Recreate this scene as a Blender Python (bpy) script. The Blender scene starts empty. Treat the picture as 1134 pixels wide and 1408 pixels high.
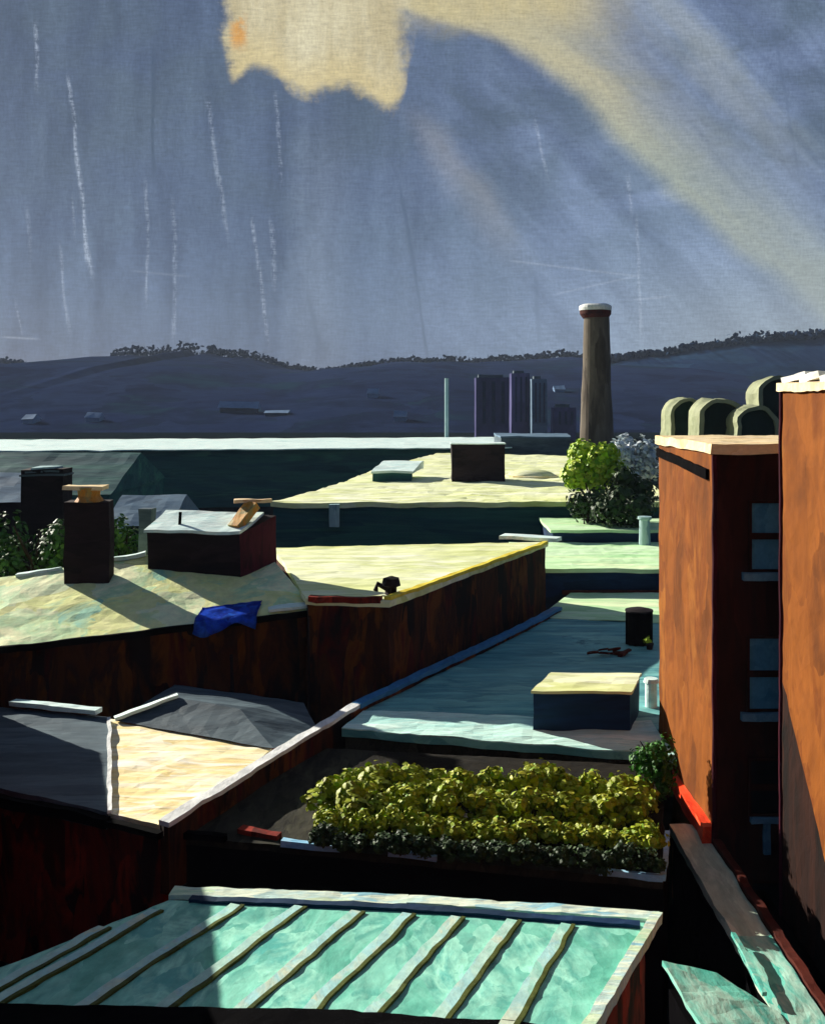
import bpy, bmesh, math, random
from mathutils import Vector, noise
from mathutils.bvhtree import BVHTree
BV = []
random.seed(7)
R = math.radians
sc = bpy.context.scene
C = sc.collection
F, PX, PY, CZ = 1400.0, 585.0, 550.0, 20.0
EV = 0.95
# sun: light travels along (TX, TY) and down
TX, TY, EL = 0.77, -0.638, 21.5

# ------------------------------------------------------------------ helpers
def P(px, py, D):
    """world point at D metres below eye level, seen at photo position px,py"""
    Y = F*D/(py-PY)
    return Vector(((px-PX)*Y/F, Y, CZ-D))
def Q(px, py, Y):
    return Vector(((px-PX)*Y/F, Y, CZ-(py-PY)*Y/F))
def tag(o, label=None, cat=None, group=None, kind=None):
    if label: o['label'] = label
    if cat: o['category'] = cat
    if group: o['group'] = group
    if kind: o['kind'] = kind
    return o
def empty(name, loc, label, cat, group=None):
    o = bpy.data.objects.new(name, None); C.objects.link(o)
    o.location = loc; o.empty_display_size = .3
    return tag(o, label, cat, group)
def refine(bm, L):
    for _ in range(7):
        es = [e for e in bm.edges if e.calc_length() > L]
        if not es or len(bm.faces) > 30000: break
        bmesh.ops.subdivide_edges(bm, edges=es, cuts=1)
        bmesh.ops.triangulate(bm, faces=[f for f in bm.faces if len(f.verts) > 3])
def wobble(bm, amp, sc_):
    for v in bm.verts:
        n = noise.noise_vector(v.co/sc_) + .5*noise.noise_vector(v.co/(sc_*.37)+Vector((9, 3, 5)))
        v.co += Vector((n.x, n.y, n.z))*amp
def obj(name, bm, mat, parent=None, depth=None, L=None, smooth=False, k=1.0, origin=None):
    """link a bmesh as one object. depth: distance used to scale the hand-made unevenness of edges"""
    if depth:
        refine(bm, L or depth*.016)
        wobble(bm, .0011*depth*k, .03*depth)
    bmesh.ops.recalc_face_normals(bm, faces=bm.faces) if not smooth == 'leaf' else None
    me = bpy.data.meshes.new(name)
    off = Vector((0, 0, 0))
    if parent is not None:
        off = parent.location.copy()
        if parent.parent: off = off + parent.parent.location
        if parent.data: off = parent['_o'] if '_o' in parent else off
        off = Vector(off)
    elif origin is not None: off = Vector(origin)
    else:
        mn = Vector((min(v.co.x for v in bm.verts), min(v.co.y for v in bm.verts), min(v.co.z for v in bm.verts)))
        mx = Vector((max(v.co.x for v in bm.verts), max(v.co.y for v in bm.verts), 0))
        off = Vector(((mn.x+mx.x)/2, (mn.y+mx.y)/2, mn.z))
    bmesh.ops.translate(bm, verts=bm.verts, vec=-off)
    bm.to_mesh(me); bm.free()
    if smooth is True:
        for p in me.polygons: p.use_smooth = True
    if not isinstance(mat, (list, tuple)): mat = [mat]
    for m in mat: me.materials.append(m)
    o = bpy.data.objects.new(name, me); C.objects.link(o)
    if parent is not None:
        o.parent = parent
        o['_o'] = list(off)
    else:
        o.location = off
        o['_o'] = list(off)
    return o
def prism(bm, poly, z0, z1):
    """vertical prism; z0,z1 numbers or per-corner lists"""
    n = len(poly)
    a = z0 if isinstance(z0, (list, tuple)) else [z0]*n
    b = z1 if isinstance(z1, (list, tuple)) else [z1]*n
    lo = [bm.verts.new((p[0], p[1], a[i])) for i, p in enumerate(poly)]
    hi = [bm.verts.new((p[0], p[1], b[i])) for i, p in enumerate(poly)]
    bm.faces.new(hi); bm.faces.new(lo[::-1])
    for i in range(n):
        j = (i+1) % n
        bm.faces.new((lo[i], lo[j], hi[j], hi[i]))
    return bm
def slab(bm, pts, t):
    """plate of thickness t hanging below a (nearly) planar outline"""
    hi = [bm.verts.new(p) for p in pts]
    lo = [bm.verts.new(Vector(p)-Vector((0, 0, t))) for p in pts]
    bm.faces.new(hi); bm.faces.new(lo[::-1])
    n = len(pts)
    for i in range(n):
        j = (i+1) % n
        bm.faces.new((lo[i], lo[j], hi[j], hi[i]))
    return bm
def box(bm, x0, x1, y0, y1, z0, z1):
    return prism(bm, [(x0, y0), (x1, y0), (x1, y1), (x0, y1)], z0, z1)
def bar(bm, a, b, w, h, up=Vector((0, 0, 1))):
    a = Vector(a); b = Vector(b); d = (b-a).normalized()
    s = d.cross(up)
    if s.length < 1e-3: s = Vector((1, 0, 0))
    s.normalize(); u = s.cross(d).normalized()
    q = [(-1, -1), (1, -1), (1, 1), (-1, 1)]
    A = [bm.verts.new(a+s*w/2*i+u*h/2*j) for i, j in q]
    B = [bm.verts.new(b+s*w/2*i+u*h/2*j) for i, j in q]
    bm.faces.new(A[::-1]); bm.faces.new(B)
    for i in range(4):
        j = (i+1) % 4
        bm.faces.new((A[i], A[j], B[j], B[i]))
    return bm
def lathe(bm, c, prof, n=20, jit=0):
    rings = []
    for r, z in prof:
        rings.append([bm.verts.new((c[0]+r*math.cos(2*math.pi*i/n)*(1+random.uniform(-jit, jit)),
                                    c[1]+r*math.sin(2*math.pi*i/n)*(1+random.uniform(-jit, jit)), z)) for i in range(n)])
    for a, b in zip(rings, rings[1:]):
        for i in range(n):
            j = (i+1) % n
            bm.faces.new((a[i], a[j], b[j], b[i]))
    bm.faces.new(rings[0][::-1]); bm.faces.new(rings[-1])
    return bm
def tube(bm, pts, rad, n=8):
    pts = [Vector(p) for p in pts]
    if not isinstance(rad, (list, tuple)): rad = [rad]*len(pts)
    rings = []
    for i, p in enumerate(pts):
        d = (pts[min(i+1, len(pts)-1)]-pts[max(i-1, 0)]).normalized()
        s = d.cross(Vector((0, 0, 1)))
        if s.length < 1e-2: s = d.cross(Vector((0, 1, 0)))
        s.normalize(); u = s.cross(d)
        rings.append([bm.verts.new(p+(s*math.cos(2*math.pi*k/n)+u*math.sin(2*math.pi*k/n))*rad[i]) for k in range(n)])
    for a, b in zip(rings, rings[1:]):
        for i in range(n):
            j = (i+1) % n
            bm.faces.new((a[i], a[j], b[j], b[i]))
    bm.faces.new(rings[0][::-1]); bm.faces.new(rings[-1])
    return bm
def outset(poly, d):
    c = Vector((sum(p[0] for p in poly)/len(poly), sum(p[1] for p in poly)/len(poly)))
    out = []
    n = len(poly)
    for i in range(n):
        p = Vector(poly[i][:2]); a = Vector(poly[i-1][:2]); b = Vector(poly[(i+1) % n][:2])
        e1 = (p-a).normalized(); e2 = (b-p).normalized()
        n1 = Vector((e1.y, -e1.x)); n2 = Vector((e2.y, -e2.x))
        m = (n1+n2)
        m = m/ max(.3, m.length_squared/2)
        out.append(tuple(p+m*d))
    return out
def ccw(poly):
    a = sum(poly[i-1][0]*poly[i][1]-poly[i][0]*poly[i-1][1] for i in range(len(poly)))
    return poly if a > 0 else poly[::-1]

# ------------------------------------------------------------------ materials
def srgb(h):
    h = h.lstrip('#')
    v = [int(h[i:i+2], 16)/255 for i in (0, 2, 4)]
    return tuple(c/12.92 if c <= .04045 else ((c+.055)/1.055)**2.4 for c in v)+(1,)
def paint(name, cols, stroke=(1, 1, 1), scale=1.0, rough=.65, bump=.5, fine=1.0, weather=None, wpos=.6, dist=.05, contrast=1.0, dab=1.0, spec=.12):
    """weathered, hand-finished surface: colours laid on in streaks along an axis + thick uneven relief
    stroke: relative frequency along x,y,z (small = long streaks along that axis)"""
    m = bpy.data.materials.new(name); m.use_nodes = True
    nt = m.node_tree; N = nt.nodes; Lk = nt.links
    b = N['Principled BSDF']; b.inputs['Roughness'].default_value = rough
    b.inputs['Specular IOR Level'].default_value = spec
    g = N.new('ShaderNodeNewGeometry')
    mp = N.new('ShaderNodeMapping'); mp.inputs['Scale'].default_value = [s*scale for s in stroke]
    Lk.new(g.outputs['Position'], mp.inputs['Vector'])
    n1 = N.new('ShaderNodeTexNoise'); n1.inputs['Scale'].default_value = 1; n1.inputs['Detail'].default_value = 5
    n1.inputs['Roughness'].default_value = .62; n1.inputs['Distortion'].default_value = .6
    Lk.new(mp.outputs[0], n1.inputs['Vector'])
    rp = N.new('ShaderNodeValToRGB'); cr = rp.color_ramp
    k = len(cols)
    lo, hi = .5-.22/contrast, .5+.22/contrast
    cr.elements[0].position = lo; cr.elements[0].color = srgb(cols[0])
    cr.elements[1].position = hi; cr.elements[1].color = srgb(cols[-1])
    for i in range(1, k-1):
        e = cr.elements.new(lo+(hi-lo)*i/(k-1)); e.color = srgb(cols[i])
    # broad irregular dabs, each its own shade
    wv = N.new('ShaderNodeTexNoise'); wv.inputs['Scale'].default_value = 1.3; wv.inputs['Detail'].default_value = 3
    Lk.new(mp.outputs[0], wv.inputs['Vector'])
    ws = N.new('ShaderNodeVectorMath'); ws.operation = 'MULTIPLY_ADD'
    Lk.new(wv.outputs['Color'], ws.inputs[0]); ws.inputs[1].default_value = (1.1, 1.1, 1.1); Lk.new(mp.outputs[0], ws.inputs[2])
    vo = N.new('ShaderNodeTexVoronoi'); vo.inputs['Scale'].default_value = 1.0*dab; vo.inputs['Randomness'].default_value = 1
    Lk.new(ws.outputs[0], vo.inputs['Vector'])
    sx = N.new('ShaderNodeSeparateXYZ'); Lk.new(vo.outputs['Color'], sx.inputs[0])
    mf = N.new('ShaderNodeMath'); mf.operation = 'MULTIPLY_ADD'; mf.inputs[1].default_value = .34; 
    Lk.new(sx.outputs[0], mf.inputs[0])
    ms = N.new('ShaderNodeMath'); ms.operation = 'MULTIPLY_ADD'; ms.inputs[1].default_value = .72; ms.inputs[2].default_value = -.03
    Lk.new(n1.outputs['Fac'], ms.inputs[0]); Lk.new(ms.outputs[0], mf.inputs[2])
    Lk.new(mf.outputs[0], rp.inputs['Fac'])
    col = rp.outputs['Color']
    n2 = N.new('ShaderNodeTexNoise'); n2.inputs['Scale'].default_value = 4.5*fine; n2.inputs['Detail'].default_value = 6
    n2.inputs['Roughness'].default_value = .7
    Lk.new(mp.outputs[0], n2.inputs['Vector'])
    # dry-brush mottling
    mr = N.new('ShaderNodeMapRange'); mr.inputs[1].default_value = .3; mr.inputs[2].default_value = .7
    mr.inputs[3].default_value = .82; mr.inputs[4].default_value = 1.14
    Lk.new(n2.outputs['Fac'], mr.inputs[0])
    mx = N.new('ShaderNodeMix'); mx.data_type = 'RGBA'; mx.blend_type = 'MULTIPLY'; mx.inputs[0].default_value = 1
    Lk.new(col, mx.inputs[6]); Lk.new(mr.outputs[0], mx.inputs[7]); col = mx.outputs[2]
    if weather:
        n3 = N.new('ShaderNodeTexNoise'); n3.inputs['Scale'].default_value = .35*scale*fine; n3.inputs['Detail'].default_value = 7
        n3.inputs['Roughness'].default_value = .75
        Lk.new(g.outputs['Position'], n3.inputs['Vector'])
        m3 = N.new('ShaderNodeMapRange'); m3.inputs[1].default_value = wpos; m3.inputs[2].default_value = wpos+.06
        Lk.new(n3.outputs['Fac'], m3.inputs[0])
        x3 = N.new('ShaderNodeMix'); x3.data_type = 'RGBA'
        Lk.new(m3.outputs[0], x3.inputs[0]); Lk.new(col, x3.inputs[6]); x3.inputs[7].default_value = srgb(weather)
        col = x3.outputs[2]
    Lk.new(col, b.inputs['Base Color'])
    ad = N.new('ShaderNodeMath'); ad.operation = 'ADD'
    ad.operation = 'MULTIPLY_ADD'; ad.inputs[1].default_value = .35
    a2 = N.new('ShaderNodeMath'); a2.operation = 'MULTIPLY_ADD'; a2.inputs[1].default_value = .5
    Lk.new(vo.outputs['Distance'], a2.inputs[0]); Lk.new(n1.outputs['Fac'], a2.inputs[2])
    Lk.new(n2.outputs['Fac'], ad.inputs[0]); Lk.new(a2.outputs[0], ad.inputs[2])
    bp = N.new('ShaderNodeBump'); bp.inputs['Strength'].default_value = bump; bp.inputs['Distance'].default_value = dist
    Lk.new(ad.outputs[0], bp.inputs['Height']); Lk.new(bp.outputs[0], b.inputs['Normal'])
    return m
def leafmat(name, cols, rough=.55):
    m = bpy.data.materials.new(name); m.use_nodes = True
    nt = m.node_tree; N = nt.nodes; Lk = nt.links; b = N['Principled BSDF']
    b.inputs['Roughness'].default_value = rough; b.inputs['Specular IOR Level'].default_value = .25
    g = N.new('ShaderNodeNewGeometry'); rp = N.new('ShaderNodeValToRGB'); cr = rp.color_ramp
    cr.elements[0].color = srgb(cols[0]); cr.elements[1].color = srgb(cols[-1])
    for i in range(1, len(cols)-1):
        e = cr.elements.new(i/(len(cols)-1)); e.color = srgb(cols[i])
    Lk.new(g.outputs['Random Per Island'], rp.inputs['Fac']); Lk.new(rp.outputs[0], b.inputs['Base Color'])
    return m
ST_X = (.25, 2.2, 2.2); ST_Z = (2.2, 2.2, .45); ST_H = (.5, 1.6, 3)
M = {}
M['orange'] = paint('orange_brick', ['#60330f', '#764012', '#844a17', '#6b370f', '#8a521c'], (1.3, 1.3, .6), .5, .85, .3, fine=.5, weather='#5a2c0e', wpos=.66)
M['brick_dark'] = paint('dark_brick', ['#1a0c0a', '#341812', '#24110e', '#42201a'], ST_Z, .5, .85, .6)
M['painted_shade'] = paint('shade_brick', ['#0e0705', '#1e0d08', '#2c140b', '#140906'], ST_Z, .6, .85, .6)
M['red_brick'] = paint('red_brown_brick', ['#34150f', '#7a241a', '#501a14', '#9a3424', '#281212'], (1.5, 1.5, .5), .42, .85, .5, contrast=1.3, fine=.5)
M['brown_wall'] = paint('brown_brick', ['#180c09', '#4c2814', '#2a130d', '#6a3c16', '#4a1712', '#180e0d'], (1.5, 1.5, .45), .4, .85, .5, contrast=1.3, fine=.5)
M['maroon'] = paint('maroon_brick', ['#2c0c18', '#481424', '#380f1c'], ST_Z, .8, .8, .6)
M['cream'] = paint('cream_roof', ['#f3dc9c', '#fbeec2', '#fdf4d8', '#f2d894', '#fff8e4'], (.35, 1.4, 1), .7, .7, .8, weather='#ecd07e', wpos=.6, dist=.08)
M['pale_roof'] = paint('pale_yellow_roof', ['#d2d890', '#e6eab0', '#eef0cc', '#d8de9c', '#f6f6dc'], (.3, 1.2, 1), .35, .7, .8, weather='#c8cc74', wpos=.62, dist=.1)
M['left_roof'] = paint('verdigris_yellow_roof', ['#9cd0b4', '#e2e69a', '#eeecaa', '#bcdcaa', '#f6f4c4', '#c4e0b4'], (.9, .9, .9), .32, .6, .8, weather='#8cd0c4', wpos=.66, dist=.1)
M['teal_roof'] = paint('teal_felt_roof', ['#4a8a92', '#62a4a8', '#7cbcb8', '#56949a', '#8ac6be'], (.3, 1.5, 1), .5, .6, .9, weather='#447c84', wpos=.62, dist=.08)
M['green_roof'] = paint('pale_green_roof', ['#aeddA0', '#ccf0b8', '#dcf6cc', '#bae4aa', '#e6f6c4'], (.25, 1.5, 1), .4, .6, .9, dist=.08)
M['green_metal'] = paint('verdigris_metal', ['#56a28e', '#6cb8a2', '#86caB4', '#5ea898', '#9cdcc4', '#5aaca0'], (1.3, .5, 1), .7, .45, .7, weather='#4a9488', wpos=.62)
M['seam'] = paint('seam_metal', ['#92ccba', '#b4d6c6', '#a0cecc', '#cad0b4'], (1.2, .6, 1), 1.2, .45, .6)
M['seam_shade'] = paint('olive_seam_shade', ['#434a1e', '#525a28', '#384018'], (1, 1, 1), 2, .7, .6)
M['trim_pale'] = paint('pale_trim', ['#a9cfae', '#d2e2bc', '#b7d4cf', '#e2e9cf', '#8fc0cc'], (.5, 2, 1), 1.3, .5, .8)
M['coping_white'] = paint('white_coping', ['#cfd2cc', '#eeeeea', '#dcdedc', '#f7f7f3'], (1.5, .5, 1), 1.0, .6, .8)
M['coping_cream'] = paint('cream_coping', ['#e0bf8c', '#efd6a4', '#f2dcb4', '#d9b080'], (.6, 1, 1), .8, .65, .9, dist=.08)
M['coping_blue'] = paint('blue_coping', ['#8cc8ec', '#b4e0f8', '#98d0f0'], (.5, 2, 1), 1.3, .5, .7)
M['coping_yellow'] = paint('yellow_coping', ['#d9bd2c', '#efdb52', '#e5cc3c'], (.8, .8, 1), 1, .55, .7)
M['slate'] = paint('grey_slate', ['#36444e', '#4a5962', '#5a6a72', '#3e4e58'], (.25, 1.6, 1.6), .6, .6, .8, weather='#303c48', wpos=.63)
M['black'] = paint('tarred_black', ['#030304', '#070608', '#050406'], (.5, 1, 1), 1, .9, .4, spec=.02)
M['dark_teal'] = paint('dark_teal_cladding', ['#1c444c', '#28545a', '#326660', '#244e54', '#3c7266'], (.12, 1, 1.6), .3, .75, .7, dist=.15)
M['navy'] = paint('navy_wall', ['#0f2240', '#173456', '#10283c'], (.3, 1, 1.6), .5, .7, .6)
M['olive'] = paint('olive_felt', ['#26241a', '#38362a', '#1e1c16', '#424032'], (1.5, .4, 1), .9, .8, .8)
M['sage'] = paint('sage_paving', ['#b0c4ac', '#c6d4bc', '#a4b8a4', '#d4dcc6'], (1.4, .4, 1), .8, .65, .6)
M['aqua'] = paint('aqua_sheet', ['#53b8a6', '#78ccb8', '#a6cdbc', '#4fae9f', '#b9c9b6'], (1.2, .5, 1), .9, .5, .9)
M['aqua_pale'] = paint('sunlit_teal', ['#9accc6', '#b8e4da', '#cdf0e4', '#a8dad2', '#d8f4e8'], (.3, 1.5, 1), .8, .6, .9, dist=.08)
M['aqua_white'] = paint('lit_pale_aqua', ['#bfe2df', '#e6f5ef', '#d2ece8', '#f3f8f0'], (.4, 1.6, 1), 1, .55, .9)
M['red_flash'] = paint('vermilion_flashing', ['#d83a1c', '#f04e2a', '#c83218', '#f4603a'], (1.5, .4, 1.2), 1, .5, .8)
M['terracotta'] = paint('terracotta', ['#b87a2c', '#d09a4c', '#8f8a5a', '#c88434'], (1, 1, .4), 2, .65, .8)
M['tarp'] = paint('blue_tarp', ['#1c44d0', '#2c66ec', '#1436b0', '#3c80f4'], (.8, .8, .8), 1.4, .4, .7)
M['stack'] = paint('sooty_stack', ['#191216', '#2a2024', '#221a1c', '#140f14'], (.4, 1.2, 1.5), .8, .8, .7)
M['tower'] = paint('tower_brick', ['#5c5248', '#71675a', '#4c433a'], ST_Z, .2, .85, .4, dist=.1)
M['towercap'] = paint('tower_cap', ['#3e1812', '#542218', '#341210'], (1, 1, 1), .5, .8, .6)
M['purple'] = paint('lilac_render', ['#4c4a6c', '#5c5a80', '#484868', '#66648c'], (.06, .06, .03), 1, .8, .2, spec=0)
M['greyblue'] = paint('greyblue_roof', ['#4e6478', '#5f7a90', '#6a8294'], (.4, 1, 1), .4, .7, .7)
M['hill'] = paint('wooded_hill', ['#141c34', '#1c2744', '#202c48', '#172038', '#1c3040'], (.6, .5, 1), .03, 1, .2, dist=1, spec=0)
M['hill2'] = paint('wooded_hill_teal', ['#182844', '#20324e', '#243a52', '#1a2a42'], (.6, .5, 1), .03, 1, .2, dist=1, spec=0)
M['hillhouse'] = paint('hill_house_wall', ['#5c7896', '#6f8cae'], (1, 1, 1), .05, .8, .3)
M['ground'] = paint('wet_asphalt', ['#0b1216', '#101a1e', '#0e171a', '#141f22'], (1, 1, 1), .08, .9, .3, spec=0)
M['pane'] = paint('window_pane', ['#3f7e9e', '#5596b4', '#4788a6'], (1, 1, .8), 1.5, .4, .3)
M['pane_dark'] = paint('dark_pane', ['#07090c', '#10161c'], (1, 1, .8), 1.5, .3, .3)
M['frame'] = paint('window_frame', ['#588aa4', '#6c9cb4', '#4c7e98'], (1, 1, 1), 2, .6, .5)
M['bark'] = paint('bark', ['#241d18', '#3a2e24', '#1d1713'], (1, 1, .3), 3, .9, .8)
M['soil'] = paint('dark_soil', ['#12100c', '#201c14'], (1, 1, 1), 2, .95, .8)
M['barrel'] = paint('pale_barrel', ['#7e8468', '#989c7c', '#888c70'], (.5, .5, .5), .3, .7, .6)
M['darkgreen_wall'] = paint('dark_green_door', ['#14241f', '#1d332b', '#182a2a'], (.5, .5, .5), .5, .8, .4)
M['post'] = paint('pale_post', ['#8fb0b4', '#a9c4c4', '#7d9ea6'], (1, 1, .2), 1, .6, .5)
LF = {
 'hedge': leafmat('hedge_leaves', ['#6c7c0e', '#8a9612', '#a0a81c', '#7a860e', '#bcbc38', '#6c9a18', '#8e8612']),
 'bright': leafmat('bright_leaves', ['#5c8e0c', '#9cbc1c', '#bcd036', '#6c9c12', '#d4dc58']),
 'dark': leafmat('dark_leaves', ['#2a4a18', '#3a661e', '#305624', '#4c7222', '#244020']),
 'silver': leafmat('silver_leaves', ['#9fb0b8', '#c8d4dc', '#8a9ca8', '#eef0f0', '#6f808c']),
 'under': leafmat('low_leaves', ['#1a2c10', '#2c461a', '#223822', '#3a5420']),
}

# ------------------------------------------------------------------ world
class E:
    """tiny expression-to-node compiler for the sky"""
    nt = None
    def __init__(s, sock): s.s = sock
    @staticmethod
    def op(o, *a, clamp=False):
        n = E.nt.nodes.new('ShaderNodeMath'); n.operation = o; n.use_clamp = clamp
        for i, x in enumerate(a):
            if isinstance(x, E): E.nt.links.new(x.s, n.inputs[i])
            else: n.inputs[i].default_value = float(x)
        return E(n.outputs[0])
    def __add__(a, b): return E.op('ADD', a, b)
    def __radd__(a, b): return E.op('ADD', b, a)
    def __sub__(a, b): return E.op('SUBTRACT', a, b)
    def __rsub__(a, b): return E.op('SUBTRACT', b, a)
    def __mul__(a, b): return E.op('MULTIPLY', a, b)
    def __rmul__(a, b): return E.op('MULTIPLY', b, a)
    def __truediv__(a, b): return E.op('DIVIDE', a, b)
def sstep(x, a, b):
    """0 at a, 1 at b (a may exceed b)"""
    n = E.nt.nodes.new('ShaderNodeMapRange'); n.interpolation_type = 'SMOOTHSTEP'
    E.nt.links.new(x.s, n.inputs[0])
    n.inputs[1].default_value, n.inputs[2].default_value = (a, b) if a < b else (b, a)
    n.inputs[3].default_value, n.inputs[4].default_value = (0, 1) if a < b else (1, 0)
    return E(n.outputs[0])
def curve(x, x0, x1, y0, y1, pts):
    n = E.nt.nodes.new('ShaderNodeFloatCurve')
    t = (x-x0)*(1/(x1-x0))
    E.nt.links.new(t.s, n.inputs['Value'])
    c = n.mapping.curves[0]
    pp = [((a-x0)/(x1-x0), (b-y0)/(y1-y0)) for a, b in pts]
    c.points[0].location = pp[0]; c.points[1].location = pp[-1]
    for q in pp[1:-1]: c.points.new(*q)
    n.mapping.update()
    return E(n.outputs[0])*(y1-y0)+y0
def vec(x, y, z=0.0):
    n = E.nt.nodes.new('ShaderNodeCombineXYZ')
    for i, v in enumerate((x, y, z)):
        if isinstance(v, E): E.nt.links.new(v.s, n.inputs[i])
        else: n.inputs[i].default_value = v
    return n.outputs[0]
def nz(v, scale=1, detail=4, rough=.6, dist=0):
    n = E.nt.nodes.new('ShaderNodeTexNoise'); n.inputs['Scale'].default_value = scale
    n.inputs['Detail'].default_value = detail; n.inputs['Roughness'].default_value = rough; n.inputs['Distortion'].default_value = dist
    E.nt.links.new(v, n.inputs['Vector'])
    return E(n.outputs['Fac'])
def mixc(fac, a, b, mode='MIX'):
    n = E.nt.nodes.new('ShaderNodeMix'); n.data_type = 'RGBA'; n.blend_type = mode
    for i, x in ((0, fac), (6, a), (7, b)):
        if isinstance(x, E): E.nt.links.new(x.s, n.inputs[i])
        elif isinstance(x, (tuple, list)): n.inputs[i].default_value = x
        elif isinstance(x, (int, float)): n.inputs[i].default_value = x
        else: E.nt.links.new(x, n.inputs[i])
    return n.outputs[2]
w = bpy.data.worlds.new('World'); sc.world = w; w.use_nodes = True
nt = w.node_tree; E.nt = nt
bg = nt.nodes['Background']
tc = nt.nodes.new('ShaderNodeTexCoord'); sp = nt.nodes.new('ShaderNodeSeparateXYZ')
nt.links.new(tc.outputs['Generated'], sp.inputs[0])
dx, dy, dz = (E(sp.outputs[i]) for i in range(3))
den = E.op('MAXIMUM', dy, .25)
p = dx/den*F+PX
q = PY-dz/den*F
# brush-like noises: loose clouds, strokes along the shafts, upright strokes on the left, woven grain
cl = nz(vec(p*.006, q*.009), 1, 5, .6, .5)
a48 = R(47)
al = p*math.cos(a48)+q*math.sin(a48); ac = q*math.cos(a48)-p*math.sin(a48)
diag = nz(vec(al*.0022, ac*.018), 1, 5, .6)
cl2 = nz(vec(p*.03, q*.03), 1, 5, .65)
vert = nz(vec(p*.02, q*.004), 1, 5, .65)
fine = nz(vec(p*.05, q*.30), 1, 3, .7)
fine2 = nz(vec(p*.33, q*.10), 1, 2, .7)
rt = sstep(p, 380, 900)                   # left -> right
lowr = sstep(q, 120, 470)                 # top -> horizon
base = mixc(rt, srgb('#4d5d78'), srgb('#6f80a0'))
base = mixc((1-sstep(cl, .35, .62))*(1-lowr*.3)*.85, base, srgb('#4f5f72'))
base = mixc(lowr*(1-rt)*.55, base, srgb('#576a8c'))
base = mixc(lowr*rt*.6, base, srgb('#8398b4'))
g1 = sstep(E.op('ABSOLUTE', p-440+(vert-.5)*80), 70, 0)*sstep(q, 100, 260)
base = mixc(g1*.45, base, srgb('#6e7b90'))
# brightness streaks
stn = (vert-.5)*(1-rt)+(diag-.5)*rt
base = mixc(1.0, base, vec(stn*1.9+1.0, stn*1.8+1.0, stn*1.5+1.0), 'MULTIPLY')
# broad pale veil on the right, shafts of light
wob = (cl-.5)*70+(fine2-.5)*10
pw = p+wob; qw = q+wob
xl = curve(q, 0, 480, 500, 1200, [(0, 520), (30, 610), (60, 690), (110, 765), (200, 845), (300, 955), (400, 1070), (480, 1160)])
xr = curve(q, 0, 480, 500, 1500, [(0, 860), (100, 905), (200, 1010), (300, 1130), (480, 1340)])
ray = sstep(pw-xl, -18, 40)*sstep(pw-xr, 60, -140)
fade = 1.15-sstep(q, 60, 420)*.25
rayc = mixc(sstep(q, 20, 260), srgb('#b4af94'), srgb('#9ea69a'))
base = mixc(ray*fade*(diag*1.5+.12), base, rayc)
edge = sstep(E.op('ABSOLUTE', pw-xl-44), 66, 0)*sstep(q, 235, 60)
base = mixc(edge*(diag*.9+.1), base, srgb('#c4ba92'))
ray2 = sstep(E.op('ABSOLUTE', (q-190)*.62+600-pw+(diag-.5)*60), 48, 0)*sstep(q, 130, 200)*sstep(q, 400, 250)
base = mixc(ray2*.32, base, srgb('#a09c98'))
ray3 = sstep(E.op('ABSOLUTE', (q-0)*.85+900-pw+(diag-.5)*150), 60, 0)*sstep(q, 330, 60)
base = mixc(ray3*.5, base, srgb('#9fa5a0'))
topy = sstep(qw, 60, 5)*sstep(pw, 540, 600)*sstep(pw, 900, 740)
base = mixc(topy*(vert*1.2+.1), base, srgb('#cabb88'))
botr = sstep(p, 700, 1134)*sstep(q, 300, 470)
base = mixc(botr*.6, base, srgb('#98a3a8'))
base = mixc(sstep(E.op('ABSOLUTE', p-560), 160, 0)*sstep(q, 60, 150)*sstep(q, 10, 50)*.0, base, srgb('#66789c'))
# gap of yellow light in the cloud
yb = curve(p, 280, 580, 0, 220, [(280, 20), (305, 60), (322, 104), (345, 88), (372, 92), (400, 118), (430, 124), (470, 112), (500, 126), (530, 146), (548, 140), (562, 90), (580, 20)])
hole = sstep(q-yb+(cl2-.5)*46+(fine2-.5)*12, 16, -12)*sstep(p+(cl2-.5)*50+(fine-.5)*8, 300, 322)*sstep(p+(cl2-.5)*60+(fine-.5)*12, 574, 536)
holec = mixc(sstep(vert, .35, .65), srgb('#bfb28a'), srgb('#d9d0ad'))
holec = mixc(sstep(q-yb, -60, -8)*.7, holec, srgb('#d5c38c'))
base = mixc(hole, base, holec)
spot = sstep(E.op('ABSOLUTE', p-328+(fine-.5)*16), 16, 3)*sstep(E.op('ABSOLUTE', q-42), 34, 8)
spot = spot*sstep(cl2, .42, .56)
base = mixc(spot*.85, base, srgb('#dd9c3c'))
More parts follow.
